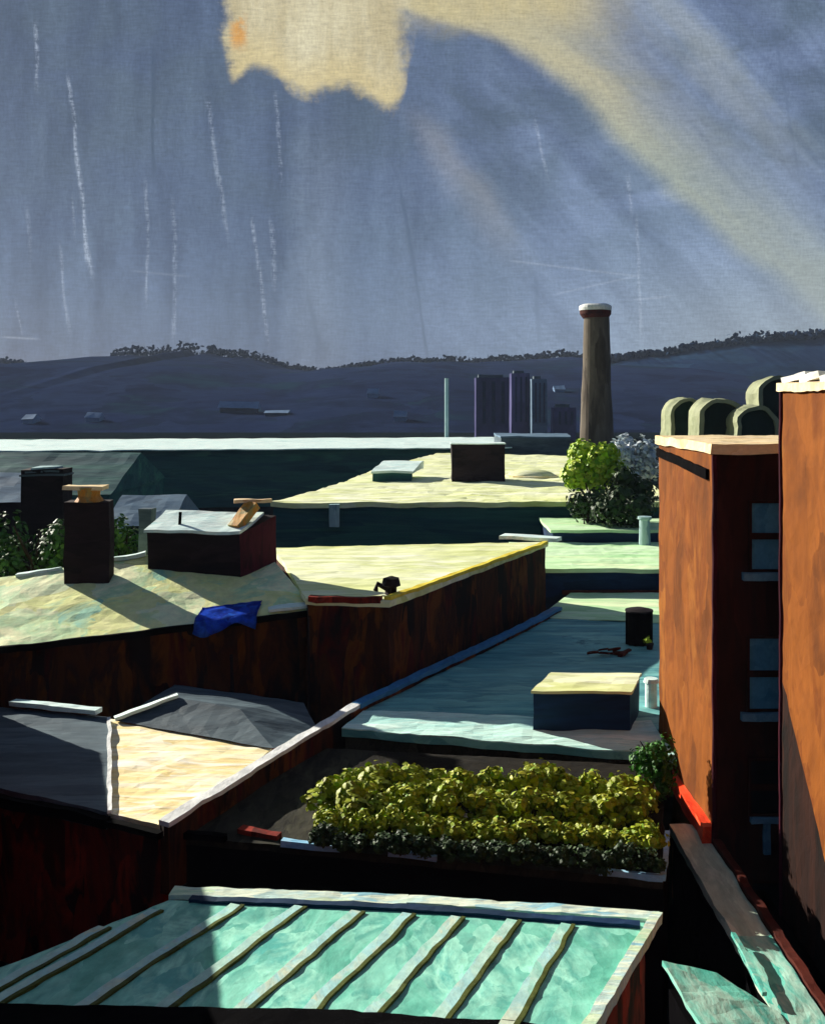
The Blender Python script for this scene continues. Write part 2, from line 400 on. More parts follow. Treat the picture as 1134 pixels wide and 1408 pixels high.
# fine streaks of falling rain, pale and dark
ST = [(48, 25, 50, 125, 5, .5), (92, 100, 127, 382, 4.5, .6), (210, 60, 212, 250, 4, -.6), (200, 245, 203, 420, 4, .4),
      (236, 270, 240, 470, 5, .35), (231, 330, 233, 460, 3, -.45), (283, 130, 314, 330, 5, .38), (345, 295, 368, 480, 4, .5),
      (378, 120, 384, 255, 4, .33), (370, 300, 376, 400, 5, .42), (550, 250, 590, 498, 4, -.5), (82, 330, 97, 460, 4, .3),
      (38, 280, 40, 370, 4, .22), (98, 265, 104, 330, 3, .3), (735, 160, 754, 250, 4, .35), (862, 235, 868, 300, 5, .4),
      (875, 290, 884, 470, 4, .3), (1060, 30, 1098, 250, 4, -.4), (735, 370, 742, 480, 4, -.3), (425, 400, 440, 490, 6, -.35), (20, 410, 30, 465, 3, .35)]
for x0, y0, x1, y1, wd, s in ST:
    k = (x1-x0)/(y1-y0)
    m = sstep(E.op('ABSOLUTE', p-(q-y0)*k-x0+(vert-.5)*26), wd*1.0, 0)*sstep(q, y0-4, y0+20)*sstep(q, y1+10, y1-30)
    m = m*sstep(fine+fine2+vert, 1.2, 1.75)*abs(s)*1.0
    base = mixc(m, base, srgb('#b9c6d8') if s > 0 else srgb('#22364c'))
for x0, y0, x1, y1, s in [(700, 358, 880, 380, .4), (760, 405, 880, 378, .35), (870, 412, 925, 407, .5), (0, 463, 55, 466, .5), (180, 372, 260, 380, .25)]:
    k = (y1-y0)/(x1-x0)
    m = sstep(E.op('ABSOLUTE', q-(p-x0)*k-y0), 2.6, 0)*sstep(p, x0-4, x0+12)*sstep(p, x1+6, x1-14)
    base = mixc(m*s*.7, base, srgb('#a9b6c8'))
grain = (fine-.5)*.85+(fine2-.5)*.6+1.0
base = mixc(1.0, base, vec(grain, grain, grain), 'MULTIPLY')
sky = nt.nodes.new('ShaderNodeTexSky'); sky.sky_type = 'NISHITA'; sky.sun_disc = False
sky.sun_elevation = R(EL); sky.sun_rotation = math.atan2(-TX, -TY)
storm = mixc(1.0, base, (2**-EV*10, 2**-EV*10, 2**-EV*10, 1), 'MULTIPLY')
ov = sstep(dz, .42, .75)
behind = sstep(dy, .3, -.1)
under = sstep(dz, -.02, -.2)
storm = mixc(E.op('MAXIMUM', E.op('MAXIMUM', ov, behind), under), storm, (.034*10, .055*10, .096*10, 1))
final = mixc(.97, sky.outputs[0], storm)      # thin clear-sky share behind the storm cloud
nt.links.new(final, bg.inputs['Color']); bg.inputs['Strength'].default_value = .1

# ------------------------------------------------------------------ sun, camera, render
ld = bpy.data.lights.new('sun', 'SUN'); ld.energy = 5.0; ld.angle = R(.5); ld.color = (1, .945, .83)
so = bpy.data.objects.new('sun', ld); C.objects.link(so)
tr = Vector((TX*math.cos(R(EL)), TY*math.cos(R(EL)), -math.sin(R(EL))))
so.rotation_euler = tr.to_track_quat('-Z', 'Y').to_euler(); so.location = (-60, 60, 60)
cd = bpy.data.cameras.new('camera'); cam = bpy.data.objects.new('camera', cd); C.objects.link(cam)
cam.location = (0, 0, CZ); cam.rotation_euler = (R(90), 0, 0)
cd.sensor_fit = 'HORIZONTAL'; cd.sensor_width = 36; cd.lens = 36*F/1134
cd.shift_x = -(PX-567)/1134; cd.shift_y = -(704-PY)/1134
cd.clip_end = 8000; cd.clip_start = .2
sc.camera = cam
sc.view_settings.view_transform = 'Standard'; sc.view_settings.look = 'None'
sc.view_settings.exposure = EV; sc.view_settings.gamma = 1
sc.render.engine = 'CYCLES'

# ------------------------------------------------------------------ ground and hills
bm = bmesh.new()
vs = [bm.verts.new(v) for v in ((-3500, -400, 0), (3500, -400, 0), (3500, 4500, 0), (-3500, 4500, 0))]
bm.faces.new(vs)
tag(obj('ground', bm, M['ground']), kind='structure')
def hillrange(name, crest, Yc, foot, mat, jag, seedv, low=505):
    bm = bmesh.new()
    xs = []
    x = -1400.0
    while x <= 2600: xs.append(x); x += 2 if -60 < x < 1200 else 25
    rows = []
    for t in (0, .12, .3, .5, .7, .85, .95, 1.0, 1.15, 1.6):
        row = []
        for px in xs:
            cy = crest[0][1]
            for (a, ya), (b, yb_) in zip(crest, crest[1:]):
                if a <= px <= b: cy = ya+(yb_-ya)*(px-a)/(b-a)
            if px > crest[-1][0]: cy = crest[-1][1]
            cy = cy*min(1, t)**1.5+low*(1-min(1, t)**1.5)
            h = CZ+(PY-cy)*Yc/F
            h += jag*(1.5 if 150 < px < 380 else .9)*(t if t < 1 else 1)**9*(noise.noise(Vector((px*.03, seedv, 0)))+.8*noise.noise(Vector((px*.13, seedv, 2)))+.9*abs(noise.noise(Vector((px*.22, seedv, 5))))+.4*noise.noise(Vector((px*.6, seedv, 8))))*Yc/F
            Y = foot+(Yc-foot)*t
            z = h*(math.sin(min(t, 1)*math.pi/2)**1.1) if t <= 1 else h*(1-(t-1)/.6)
            z += 3*noise.noise(Vector((px*.02, t*9, seedv))) if 0 < t < .97 else 0
            z += 8*noise.noise(Vector((px*.006, t*3, seedv)))*math.sin(math.pi*min(1, t))
            if t == 0: z = -1
            X = (px-PX)*Yc/F
            row.append(bm.verts.new((X, Y, z)))
        rows.append(row)
    for a, b in zip(rows, rows[1:]):
        for i in range(len(xs)-1): bm.faces.new((a[i], a[i+1], b[i+1], b[i]))
    bmesh.ops.recalc_face_normals(bm, faces=bm.faces)
    BV.append(BVHTree.FromBMesh(bm))
    return tag(obj(name, bm, mat, smooth=True), kind='structure')
hillrange('hills', [(0, 500), (60, 508), (150, 504), (165, 489), (250, 492), (262, 482), (275, 496), (290, 488), (350, 494), (400, 508), (440, 515), (500, 505), (560, 498), (650, 501), (760, 492), (850, 494), (900, 497), (1134, 500)], 1500, 620, M['hill'], 2.5, 1)
hillrange('hills', [(-1400, 640), (600, 600), (700, 560), (780, 515), (850, 494), (900, 487), (960, 478), (1040, 469), (1134, 461), (1400, 450)], 1200, 480, M['hill2'], 1.5, 7, 600)

bm = bmesh.new(); box(bm, -3400, 3400, -380, 2450, -1.2, 230)
hz = obj('haze', bm, None)
hm = bpy.data.materials.new('haze'); hm.use_nodes = True; hn = hm.node_tree; hn.nodes.remove(hn.nodes['Principled BSDF'])
pv = hn.nodes.new('ShaderNodeVolumePrincipled'); pv.inputs['Density'].default_value = .00006; pv.inputs['Color'].default_value = (.62, .76, 1, 1)
hn.links.new(pv.outputs[0], hn.nodes['Material Output'].inputs['Volume'])
hz.data.materials.clear(); hz.data.materials.append(hm); tag(hz, kind='stuff')

# woods along the skyline: far too many trees to tell apart
def skyline_wood(px0, px1, Yc, lumps, seed, step=2.4):
    rnd = random.Random(seed); bm = bmesh.new(); px = px0
    while px < px1:
        k = 1.0
        for a_, b_, m_ in lumps:
            if a_ < px < b_: k = m_
        h = k*(5+9*abs(noise.noise(Vector((px*.05, seed, 0))))+5*noise.noise(Vector((px*.17, seed, 3))))
        X = (px-PX)*Yc/F
        hit = BV[0 if Yc > 1300 else 1].ray_cast(Vector((X, Yc-8, 900)), Vector((0, 0, -1)))
        if hit[0] is not None:
            for _ in range(9):
                c = hit[0]+Vector((rnd.gauss(0, 3), rnd.gauss(0, 5), rnd.uniform(0, max(1, h))))
                s_ = rnd.uniform(3, 6); nn = Vector((rnd.gauss(0, 1), rnd.gauss(-.5, 1), rnd.gauss(.3, 1))).normalized()
                t_ = nn.orthogonal().normalized(); b_2 = nn.cross(t_)
                bm.faces.new([bm.verts.new(c+(t_*math.cos(q_*1.0472)+b_2*math.sin(q_*1.0472)*.8)*s_*.6) for q_ in range(6)])
        px += step
    o = obj('skyline_wood', bm, M['hill'] if Yc > 1300 else M['hill2'], smooth='leaf')
    return tag(o, 'dark belt of woodland along the crest of the far hills' if Yc > 1300 else 'teal grey woodland along the crest of the right hand hill', 'woodland', kind='stuff')
skyline_wood(-120, 860, 1500, [(150, 245, 1.9), (248, 272, 2.6), (285, 380, 1.7), (610, 700, 1.5)], 3)
skyline_wood(800, 1230, 1200, [(1000, 1160, 1.4)], 5)

# ------------------------------------------------------------------ trees and shrubs
def leaves(bm, c, r, n, s, lump=.25, seed=0, shell=.55):
    rnd = random.Random(seed)
    lobes = [(Vector((rnd.gauss(0, 1), rnd.gauss(0, 1), rnd.gauss(0, .8))).normalized()*rnd.uniform(.35, .75), rnd.uniform(.35, .6)) for _ in range(11)]
    for _ in range(n):
        lb, lr = rnd.choice(lobes)
        d = Vector((rnd.gauss(0, 1), rnd.gauss(0, 1), rnd.gauss(0, 1))).normalized()
        u = lb+d*lr*rnd.uniform(shell, 1)
        pnt = Vector((c[0]+u.x*r[0], c[1]+u.y*r[1], c[2]+u.z*r[2]))
        nrm = (d+Vector((rnd.gauss(0, .3), rnd.gauss(0, .3), rnd.gauss(0, .3)+.15))).normalized()
        t = nrm.cross(Vector((rnd.gauss(0, 1), rnd.gauss(0, 1), rnd.gauss(0, 1)))).normalized()
        b = nrm.cross(t)
        L = s*rnd.uniform(.6, 1.3); W = L*rnd.uniform(.45, .8)
        ring = []
        for q_ in range(7):
            an = 2*math.pi*q_/7
            cx_l, cy_l = math.cos(an), math.sin(an)
            ring.append(bm.verts.new(pnt+t*L*.5*cx_l+b*W*.55*cy_l-nrm*L*.16*abs(cx_l)))
        bm.faces.new(ring)
def tree(name, base, top, r, n, s, mat, label, group=None, seed=1, cat='tree', crowns=None):
    o = empty(name, base, label, cat, group)
    rnd = random.Random(seed)
    bm = bmesh.new(); b = Vector(base); H = top-b.z
    mid = b+Vector((rnd.uniform(-.3, .3), rnd.uniform(-.3, .3), H*.5))
    tube(bm, [b, b+Vector((.1, 0, H*.25)), mid, b+Vector((.2, .1, H*.85))], [H*.022+.08, H*.017+.06, H*.012+.05, .04])
    for k in range(7):
        a = k*2.4+rnd.random(); z = H*rnd.uniform(.35, .7)
        e = b+Vector((math.cos(a)*r[0]*.65, math.sin(a)*r[1]*.65, min(H*.92, z+H*.22)))
        tube(bm, [b+Vector((.05, 0, z)), (b+Vector((.05, 0, z)))*.5+e*.5+Vector((0, 0, -.2)), e], [H*.009+.04, H*.006+.03, .02], 6)
    obj('trunk', bm, M['bark'], o)
    bm = bmesh.new()
    for cx, cy, cz, k in (crowns or [(0, 0, 0, 1)]):
        leaves(bm, (b.x+cx, b.y+cy, top-r[2]*.93+cz), (r[0]*k, r[1]*k, r[2]*k), int(n*k), s, seed=seed+int(cx*10))
    obj('crown', bm, mat, o, smooth='leaf')
    return o

# ------------------------------------------------------------------ foreground metal-roofed building
def fz(Y): return CZ-(11-.152*(22-Y))
def FP(px, py, dz=0):
    """point on the sloping foreground roof"""
    V = py-PY
    Y = F*(11-.152*22)/(V-F*.152)
    return Vector(((px-PX)*Y/F, Y, fz(Y)+dz))
fb = empty('foreground_building', (-1, 19, 0), 'low building nearest the viewer with ribbed verdigris metal roof and maroon side wall', 'building')
A = FP(232, 1238); B = FP(896, 1270); Cc = FP(812, 1425); Dd = FP(-230, 1425)
bm = bmesh.new(); slab(bm, [Dd, Cc, B, A], .22)
obj('roof', bm, M['green_metal'], fb, 20, .35)
bm = bmesh.new(); pl = [(v.x, v.y) for v in (Dd, Cc, B, A)]
prism(bm, outset(pl, -.12), 0, [v.z-.24 for v in (Dd, Cc, B, A)])
obj('wall', bm, M['red_brick'], fb, 20, .6)
tops = [(168, 1236), (250, 1238), (332, 1241), (419, 1243), (498, 1250), (568, 1253), (635, 1258), (711, 1262), (784, 1268)]
dirs = Vector((.345, 1, -.152)).normalized()
front = lambda a, Ye: a-dirs*((a.y-Ye)/dirs.y)
for i, (sx, sy) in enumerate(tops):
    if i < 2:
        a = FP(sx+90*(2-i)-60, sy+14*(2-i), .05)
        a = FP([150, 222][i], [1278, 1254][i], .05)
    else: a = FP(sx, sy+6, .05)
    e = front(a, 16.3)
    def wig(bm, ph):
        for _ in range(1): bmesh.ops.subdivide_edges(bm, edges=[x for x in bm.edges if x.calc_length() > 2], cuts=26)
        for v in bm.verts:
            v.co.x +=   .06*noise.noise(Vector((v.co.y*.5, i*3.3, 0)))+ph*noise.noise(Vector((v.co.y*1.5, i*5.1+v.co.x*1.5, 2)))
            if v.co.z > fz(v.co.y)+.03: v.co.z += .02*noise.noise(Vector((v.co.y*2, i*3.3, 4)))
    bm = bmesh.new(); bar(bm, a-Vector((.13, 0, .02)), e-Vector((.13, 0, .03)), .22, .05); wig(bm, .05)  # pale batten: the seam's highlight is in its colour
    sm_ = obj('standing_seam', bm, M['seam'], fb)
    bm = bmesh.new(); bar(bm, a+Vector((.03, 0, -.03)), e+Vector((.03, 0, -.03)), .085, .06); wig(bm, .05)  # olive strip: the seam's shaded side put into colour
    obj('seam_shade', bm, M['seam_shade'], sm_)
bm = bmesh.new(); bar(bm, FP(236, 1231, .05), FP(560, 1242, .05), .42, .1); bar(bm, FP(560, 1242, .05), FP(905, 1265, .05), .36, .1)
obj('ridge_trim', bm, M['trim_pale'], fb, 20, .3, k=1.3)
bm = bmesh.new(); bar(bm, FP(262, 1240, .04), FP(560, 1252, .04), .2, .1); bar(bm, FP(560, 1252, .04), FP(880, 1276, .04), .22, .1)
obj('gutter_channel', bm, M['navy'], fb, 20, .3, k=1.3)
bm = bmesh.new(); bar(bm, FP(903, 1266, .07), FP(806, 1430, .07), .2, .22)
obj('verge_trim', bm, M['trim_pale'], fb, 20, .3, k=1.2)
bm = bmesh.new()
n0, n1_ = Q(-260, 1378, 16.75), Q(420, 1387, 16.75); n2_ = Q(835, 1412, 16.6)
prism(bm, [(-14, 15.2), (3.3, 14.6), (n2_.x, n2_.y), (n1_.x, n1_.y), (n0.x, n0.y)], 6.5, [n0.z+.1, n2_.z+.1, n2_.z, n1_.z, n0.z])
obj('near_parapet', bm, M['black'], fb, 20, .3, k=1.6)

# ------------------------------------------------------------------ unseen blocks added past the left edge to throw shade
def simple_block(name, label, poly, ztop, wm, rm, zb=0, depth=30, windows=None, cope=.25):
    if isinstance(ztop, tuple) and ccw(poly) is not poly: ztop = ztop[::-1]
    poly = ccw(poly)
    zt1 = ztop if isinstance(ztop, tuple) else [ztop]*len(poly); zt0 = [z-.3 for z in zt1]
    cx = sum(p_[0] for p_ in poly)/len(poly); cy = sum(p_[1] for p_ in poly)/len(poly)
    o = empty(name, (cx, cy, zb), label, 'building')
    bm = bmesh.new(); prism(bm, poly, zb, zt0); obj('wall', bm, wm, o, depth)
    bm = bmesh.new(); prism(bm, outset(poly, cope*.4), zt0, list(zt1)); obj('roof', bm, rm, o, depth)
    return o
simple_block('shade_block_near', 'unseen brick block added past the left edge to shade the ribbed metal roof',
             [(-8.9, 19), (-14.6, 32), (-26, 32), (-22, 19)], CZ-6.6, M['red_brick'], M['slate'])
simple_block('shade_block_far', 'lower unseen brick block added past the left edge to shade the slate roof',
             [(-15.6, 34.8), (-21.4, 46.6), (-32, 46.6), (-28, 34.8)], (CZ-10.3, CZ-9.2, CZ-9.2, CZ-10.3), M['red_brick'], M['slate'])

# ------------------------------------------------------------------ corner building with the cream roof
D0 = 13.8
cb = empty('corner_building', (-11, 38, 0), 'dark red brick building with a sunlit cream flat roof and grey slates', 'building')
c1, c2, c3, c4 = P(150, 1117, D0), P(225, 1137, D0), P(385, 1022, D0), P(150, 988, D0)
l1, l4 = P(-60, 1072, D0), P(-60, 975, D0)
foot = [l1, c1, c2, c3, c4, l4]
bm = bmesh.new(); prism(bm, outset([(v.x, v.y) for v in foot], -.12), 0, CZ-D0-.3)
obj('wall', bm, M['red_brick'], cb, 35)
bm = bmesh.new(); slab(bm, [c1, c2, c3, c4], .3)
obj('flat_roof', bm, M['cream'], cb, 35, k=1.3)['label'] = 'cream roof in full sun'
bm = bmesh.new()
up = Vector((0, 0, .28))
s1, s2, s3, s4 = P(-60, 1070, 13.72), P(149, 1117, 13.72), P(149, 986, 13.66), P(-60, 968, 13.66)
slab(bm, [s1, s2, s3, s4], .6)
obj('slate_roof', bm, M['slate'], cb, 35)['label'] = 'grey slate roof in shade'
bm = bmesh.new(); bar(bm, P(18, 966, 13.4), P(136, 978, 13.4), .5, .2)
obj('ridge_cap', bm, M['aqua_white'], cb, 35, k=1.6)
bm = bmesh.new(); bar(bm, P(151, 1116, 13.7), P(150, 988, 13.66), .14, .12)
obj('verge_trim', bm, M['coping_white'], cb, 35, k=1.2)
bm = bmesh.new(); bar(bm, P(-60, 1082, 13.75)-Vector((0, .12, .12)), P(150, 1124, 13.75)-Vector((0, .12, .12)), .3, .34)
bar(bm, P(150, 1124, 13.75)-Vector((0, .12, .12)), P(222, 1142, 13.75)-Vector((0, .12, .12)), .3, .2)
obj('eave', bm, M['black'], cb, 35, k=1.4)
# rear low gable
g = empty('gabled_outhouse', (-9, 44, 0), 'low outhouse with grey hipped roof behind the cream roof', 'outhouse')
e1, e2, e3 = P(158, 991, 13.72), P(376, 1030, 13.72), P(436, 1000, 13.72)
r1, r2 = P(244, 960, 13.0), P(330, 975, 13.0)
back = Vector((e1.x+1.2, e1.y+5.5, e1.z)); back2 = Vector((e3.x-1.0, e3.y+3.5, e1.z))
bm = bmesh.new()
V_ = [bm.verts.new(v) for v in (e1, e2, e3, back2, back, r1, r2)]
for f in ((0, 1, 6, 5), (1, 2, 6), (2, 3, 6), (3, 4, 5, 6), (4, 0, 5)): bm.faces.new([V_[i] for i in f])
bm.faces.new([V_[i] for i in (4, 3, 2, 1, 0)])
obj('roof', bm, M['slate'], g, 42)
bm = bmesh.new(); prism(bm, outset(ccw([(v.x, v.y) for v in (e1, e2, e3, back2, back)]), -.2), 0, e1.z-.04)
obj('wall', bm, M['red_brick'], g, 42)
bm = bmesh.new(); bar(bm, e1+Vector((0, 0, .1)), r1+Vector((0, 0, .1)), .35, .14)
obj('hip_cap', bm, M['aqua_white'], g, 42, k=1.5)

# ------------------------------------------------------------------ terrace with planter
DT = 14.5
tb = empty('terrace_building', (0, 37, 0), 'low roof terrace with olive deck, planter edging and dark front wall', 'terrace')
t0, t1, t2, t3, t4, t5 = P(238, 1150, DT), P(388, 1163, DT), P(912, 1212, DT), P(918, 1150, DT), Vector((8.5, 40, CZ-DT)), Vector((-4.1, 42.4, CZ-DT))
bm = bmesh.new(); prism(bm, ccw([(v.x, v.y) for v in (t0, t1, t2, t3, t4, t5)]), 0, CZ-DT-.25)
obj('wall', bm, M['black'], tb, 33)
bm = bmesh.new(); prism(bm, ccw([(v.x, v.y) for v in (t0, t1, t2, t3, t4, t5)]), CZ-DT-.25, CZ-DT)
obj('deck', bm, M['olive'], tb, 33)
def coping(pts, w_, h_, m, par, depth, name='coping', k=1.3):
    bm = bmesh.new()
    for a, b in zip(pts, pts[1:]): bar(bm, a, b, w_, h_)
    return obj(name, bm, m, par, depth, k=k)
zc = Vector((0, 0, .1))
coping([t1+zc, P(470, 1172, DT)+zc], .22, .2, M['coping_blue'], tb, 33)
coping([P(535, 1178, DT)+zc, P(600, 1184, DT)+zc], .15, .18, M['coping_blue'], tb, 33)
coping([P(824, 1203, DT)+zc, t2+zc, t3+zc], .16, .2, M['coping_blue'], tb, 33)
coping([t0+zc, P(310, 1157, DT)+zc], .3, .2, M['black'], tb, 33, 'kerb')
coping([P(330, 1145, DT)+zc, P(384, 1155, DT)+zc], .35, .16, M['red_brick'], tb, 33, 'kerb')
# planter soil bed
bm = bmesh.new(); prism(bm, ccw([(v.x, v.y) for v in (P(425, 1158, DT), P(905, 1200, DT), P(912, 1120, DT), Vector((8.3, 39.6, 0)), Vector((-1.8, 41.2, 0)), P(470, 1075, DT))]), CZ-DT+.01, CZ-DT+.3)
obj('planter_bed', bm, M['soil'], tb, 33)
# rows of shrubs
sh_protos = []
def shrub(seed, kind):
    rnd = random.Random(seed)
    o = empty('shrub', (0, 0, 0), 'x', 'shrub')
    bm = bmesh.new()
    for k in range(5):
        a = k*1.26+rnd.random()
        tube(bm, [(0, 0, -.05), (math.cos(a)*.12, math.sin(a)*.12, .3), (math.cos(a)*.35, math.sin(a)*.35, .75)], [.035, .025, .012], 5)
    obj('stem', bm, M['bark'], o)
    bm = bmesh.new()
    leaves(bm, (0, 0, .62), (.82, .8, .66), 640, .22, seed=seed, shell=.5)
    obj('foliage', bm, LF['hedge' if kind == 'lit' else 'under'], o, smooth='leaf')  # shade at the foot of the hedge is put into darker leaf colour
    return o
def copy_thing(o):
    r = o.copy(); C.objects.link(r)
    for ch in list(o.children):
        c = ch.copy(); C.objects.link(c); c.parent = r
    return r
lit = [shrub(11, 'lit'), shrub(12, 'lit'), shrub(13, 'lit')]; low = [shrub(21, 'low'), shrub(22, 'low')]
used = set()
def place(plist, x, y, z, s, label, group):
    o = plist[random.randrange(len(plist))]
    if o.name in used: o = copy_thing(o)
    else: used.add(o.name)
    o.location = (x, y, z); o.rotation_euler = (0, 0, random.uniform(0, 6.28)); o.scale = (s[0], s[0], s[1])
    o['label'] = label; o['group'] = group
def row(xa, ya, xb, yb_, D, n, plist, s, label, group):
    for i in range(n):
        t = i/(n-1)
        v = P(xa+(xb-xa)*t+random.uniform(-6, 6), ya+(yb_-ya)*t, D)
        k = random.uniform(.85, 1.15)
        place(plist, v.x, v.y+random.uniform(-.2, .2), v.z, (s*k, s*k*random.uniform(.72, .98)), label, group)
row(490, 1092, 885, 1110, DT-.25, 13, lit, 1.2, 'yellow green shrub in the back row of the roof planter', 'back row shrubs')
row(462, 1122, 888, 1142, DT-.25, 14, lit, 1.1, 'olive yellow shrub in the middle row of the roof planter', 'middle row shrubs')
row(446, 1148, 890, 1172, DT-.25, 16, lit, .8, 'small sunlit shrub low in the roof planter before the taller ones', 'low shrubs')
row(440, 1168, 892, 1200, DT-.25, 17, low, .6, 'shrub along the front edge of the roof planter, leaves coloured as in shade', 'dark front shrubs')
v = P(915, 1118, DT)
tree('climbing_shrub', (v.x-.25, v.y+.6, v.z), v.z+2.6, (.8, .9, 1.3), 1500, .17, leafmat('green_climber', ['#1d4a10', '#2f6a16', '#27580f', '#3d7a1c']), 'dark green climbing shrub at the right end of the planter against orange brick', seed=5, cat='shrub')

# long sloping parapet between corner building and terrace
pp_ = [P(226, 1133, 13.7), P(360, 1049, 13.7), P(490, 970, 13.7), P(700, 871, 13.7), P(768, 836, 13.7)]
pw_ = empty('parapet_wall', (pp_[0].x, pp_[0].y, 0), 'long low parapet running away from the cream roof to the far corner', 'wall')
for a, b in ((0, 1), (1, 2), (2, 3), (3, 4)):
    pass
bm = bmesh.new()
for a, b in zip(pp_, pp_[1:]):
    d = (b-a).normalized(); s = Vector((d.y, -d.x, 0))*.16
    prism(bm, [(a-s)[:2], (b-s)[:2], (b+s)[:2], (a+s)[:2]][::-1], CZ-16, CZ-13.78)
obj('wall', bm, M['brown_wall'], pw_, 42)
coping(pp_[:3], .42, .16, M['coping_white'], pw_, 42)
coping(pp_[2:], .5, .2, paint('shaded_coping', ['#2d6a9a', '#4485b4', '#38759f'], (1, .4, 1), 1, .5, .6), pw_, 50)  # same coping further on; its shade is put into the blue colour

# ------------------------------------------------------------------ teal roof block B
DB = 14.0
bb = empty('teal_roof_building', (5, 55, 0), 'wide low block with pale teal felt roof beside the brown brick wall', 'building')
polyB = ccw([P(470, 1003, DB)[:2], (9.8, 39.9), (9.8, 43.3), (17, 43.3), (17, 74), (10.9, 74), P(770, 838, DB)[:2], P(700, 878, DB)[:2], P(505, 972, DB)[:2]])
bm = bmesh.new(); prism(bm, outset(polyB, -.1), 0, CZ-DB-.3); obj('wall', bm, M['olive'], bb, 45)
bm = bmesh.new(); prism(bm, polyB, CZ-DB-.3, CZ-DB); obj('roof', bm, M['teal_roof'], bb, 45)
bm = bmesh.new(); prism(bm, ccw([P(470, 1003, DB)[:2], (9.78, 39.95), (9.78, 44.2), P(500, 978, DB)[:2]]), CZ-DB+.01, CZ-DB+.06); obj('lit_front_strip', bm, M['aqua_pale'], bb, 45, k=1.5)  # paler slab: sunlight on the front of this roof put into colour
bm = bmesh.new(); prism(bm, ccw([(7.2, 65.3), (17, 63.2), (17, 73.9), (10.6, 73.9)]), CZ-DB+.01, CZ-DB+.06); obj('lit_rear_strip', bm, M['green_roof'], bb, 65, k=1)  # sunlit far part of the roof, laid on as pale green colour
# box skylight
def rbox(name, par, px0, px1, py, D, Y1, h, wm, rm, depth, lab=None, cat=None, over=.08):
    a = P(px0, py, D); b = P(px1, py, D)
    if par is None:
        par = empty(name, ((a.x+b.x)/2, (a.y+Y1)/2, a.z), lab, cat)
    bm = bmesh.new(); box(bm, a.x, b.x, a.y, Y1, a.z-.02, a.z+h-.12); obj('side_wall', bm, wm, par, depth)
    bm = bmesh.new(); box(bm, a.x-over, b.x+over, a.y-over, Y1+over, a.z+h-.12, a.z+h); obj('lid', bm, rm, par, depth)
    return par
rb = empty('rooftop_box', (7, 45, CZ-DB), 'squat navy plant box with pale lid on the teal roof', 'plant box')
qa, qb, qc, qd = Q(733, 952, 43), Q(866, 952, 43), Q(880, 921, 45.6), Q(760, 921, 45.6)
za = CZ-DB
bm = bmesh.new(); zt = Q(0, 950, 43).z
pb = [(qa.x, 43), (qb.x, 43), (qc.x, 45.8), (qd.x, 45.8)]
prism(bm, pb, za-.02, zt-.12); obj('side_wall', bm, M['navy'], rb, 43)
bm = bmesh.new(); prism(bm, outset(pb, .08), zt-.12, zt); obj('lid', bm, M['pale_roof'], rb, 43, k=1.3)
# small things on teal roof
bm = bmesh.new(); a = P(895, 972, DB); lathe(bm, (a.x, a.y), [(.28, a.z), (.28, a.z+1.1), (.36, a.z+1.12), (.3, a.z+1.3)], 14)
tag(obj('roof_vent', bm, M['aqua_white'], origin=a), 'pale aqua vent drum beside the plant box and the orange wall', 'vent')
vt = empty('water_tank', P(882, 890, DB), 'ribbed black water tank standing beside the orange brick wall', 'tank')
a = P(882, 890, DB); bm = bmesh.new(); n_ = 22; rings = []
for z in (0, 1.9):
    rings.append([bm.verts.new((a.x+(.78 if i % 2 else .66)*math.cos(2*math.pi*i/n_), a.y+.7+(.6 if i % 2 else .5)*math.sin(2*math.pi*i/n_), a.z+z)) for i in range(n_)])
for i in range(n_): bm.faces.new((rings[0][i], rings[0][(i+1) % n_], rings[1][(i+1) % n_], rings[1][i]))
bm.faces.new(rings[1]); bm.faces.new(rings[0][::-1]); obj('drum', bm, M['black'], vt)
bm = bmesh.new(); lathe(bm, (a.x, a.y+.7), [(.8, a.z+1.9), (.8, a.z+1.98), (.3, a.z+2.1)], 18); obj('lid', bm, M['stack'], vt)
fp = empty('flower_pot', P(893, 893, DB), 'small pot of yellow green leaves in front of the black tank', 'plant pot')
a = P(893, 893, DB); bm = bmesh.new(); lathe(bm, a, [(.16, a.z), (.24, a.z+.35), (.22, a.z+.36)], 12); obj('pot', bm, M['stack'], fp)
bm = bmesh.new(); leaves(bm, (a.x, a.y, a.z+.5), (.35, .35, .3), 110, .13, seed=4); obj('foliage', bm, LF['bright'], fp, smooth='leaf')
a = P(828, 902, DB); bm = bmesh.new()
for i in range(9):
    u = random.uniform(-.9, .9)
    bar(bm, (a.x+u, a.y+random.uniform(-.4, .4), a.z+.04+.03*i), (a.x+u+random.uniform(.3, .8), a.y+random.uniform(-.5, .6), a.z+.1+.04*i), .22, .1)
tag(obj('scrap_heap', bm, M['towercap'], depth=40, L=.3), 'small heap of rusty red scrap lying on the teal roof', 'scrap')

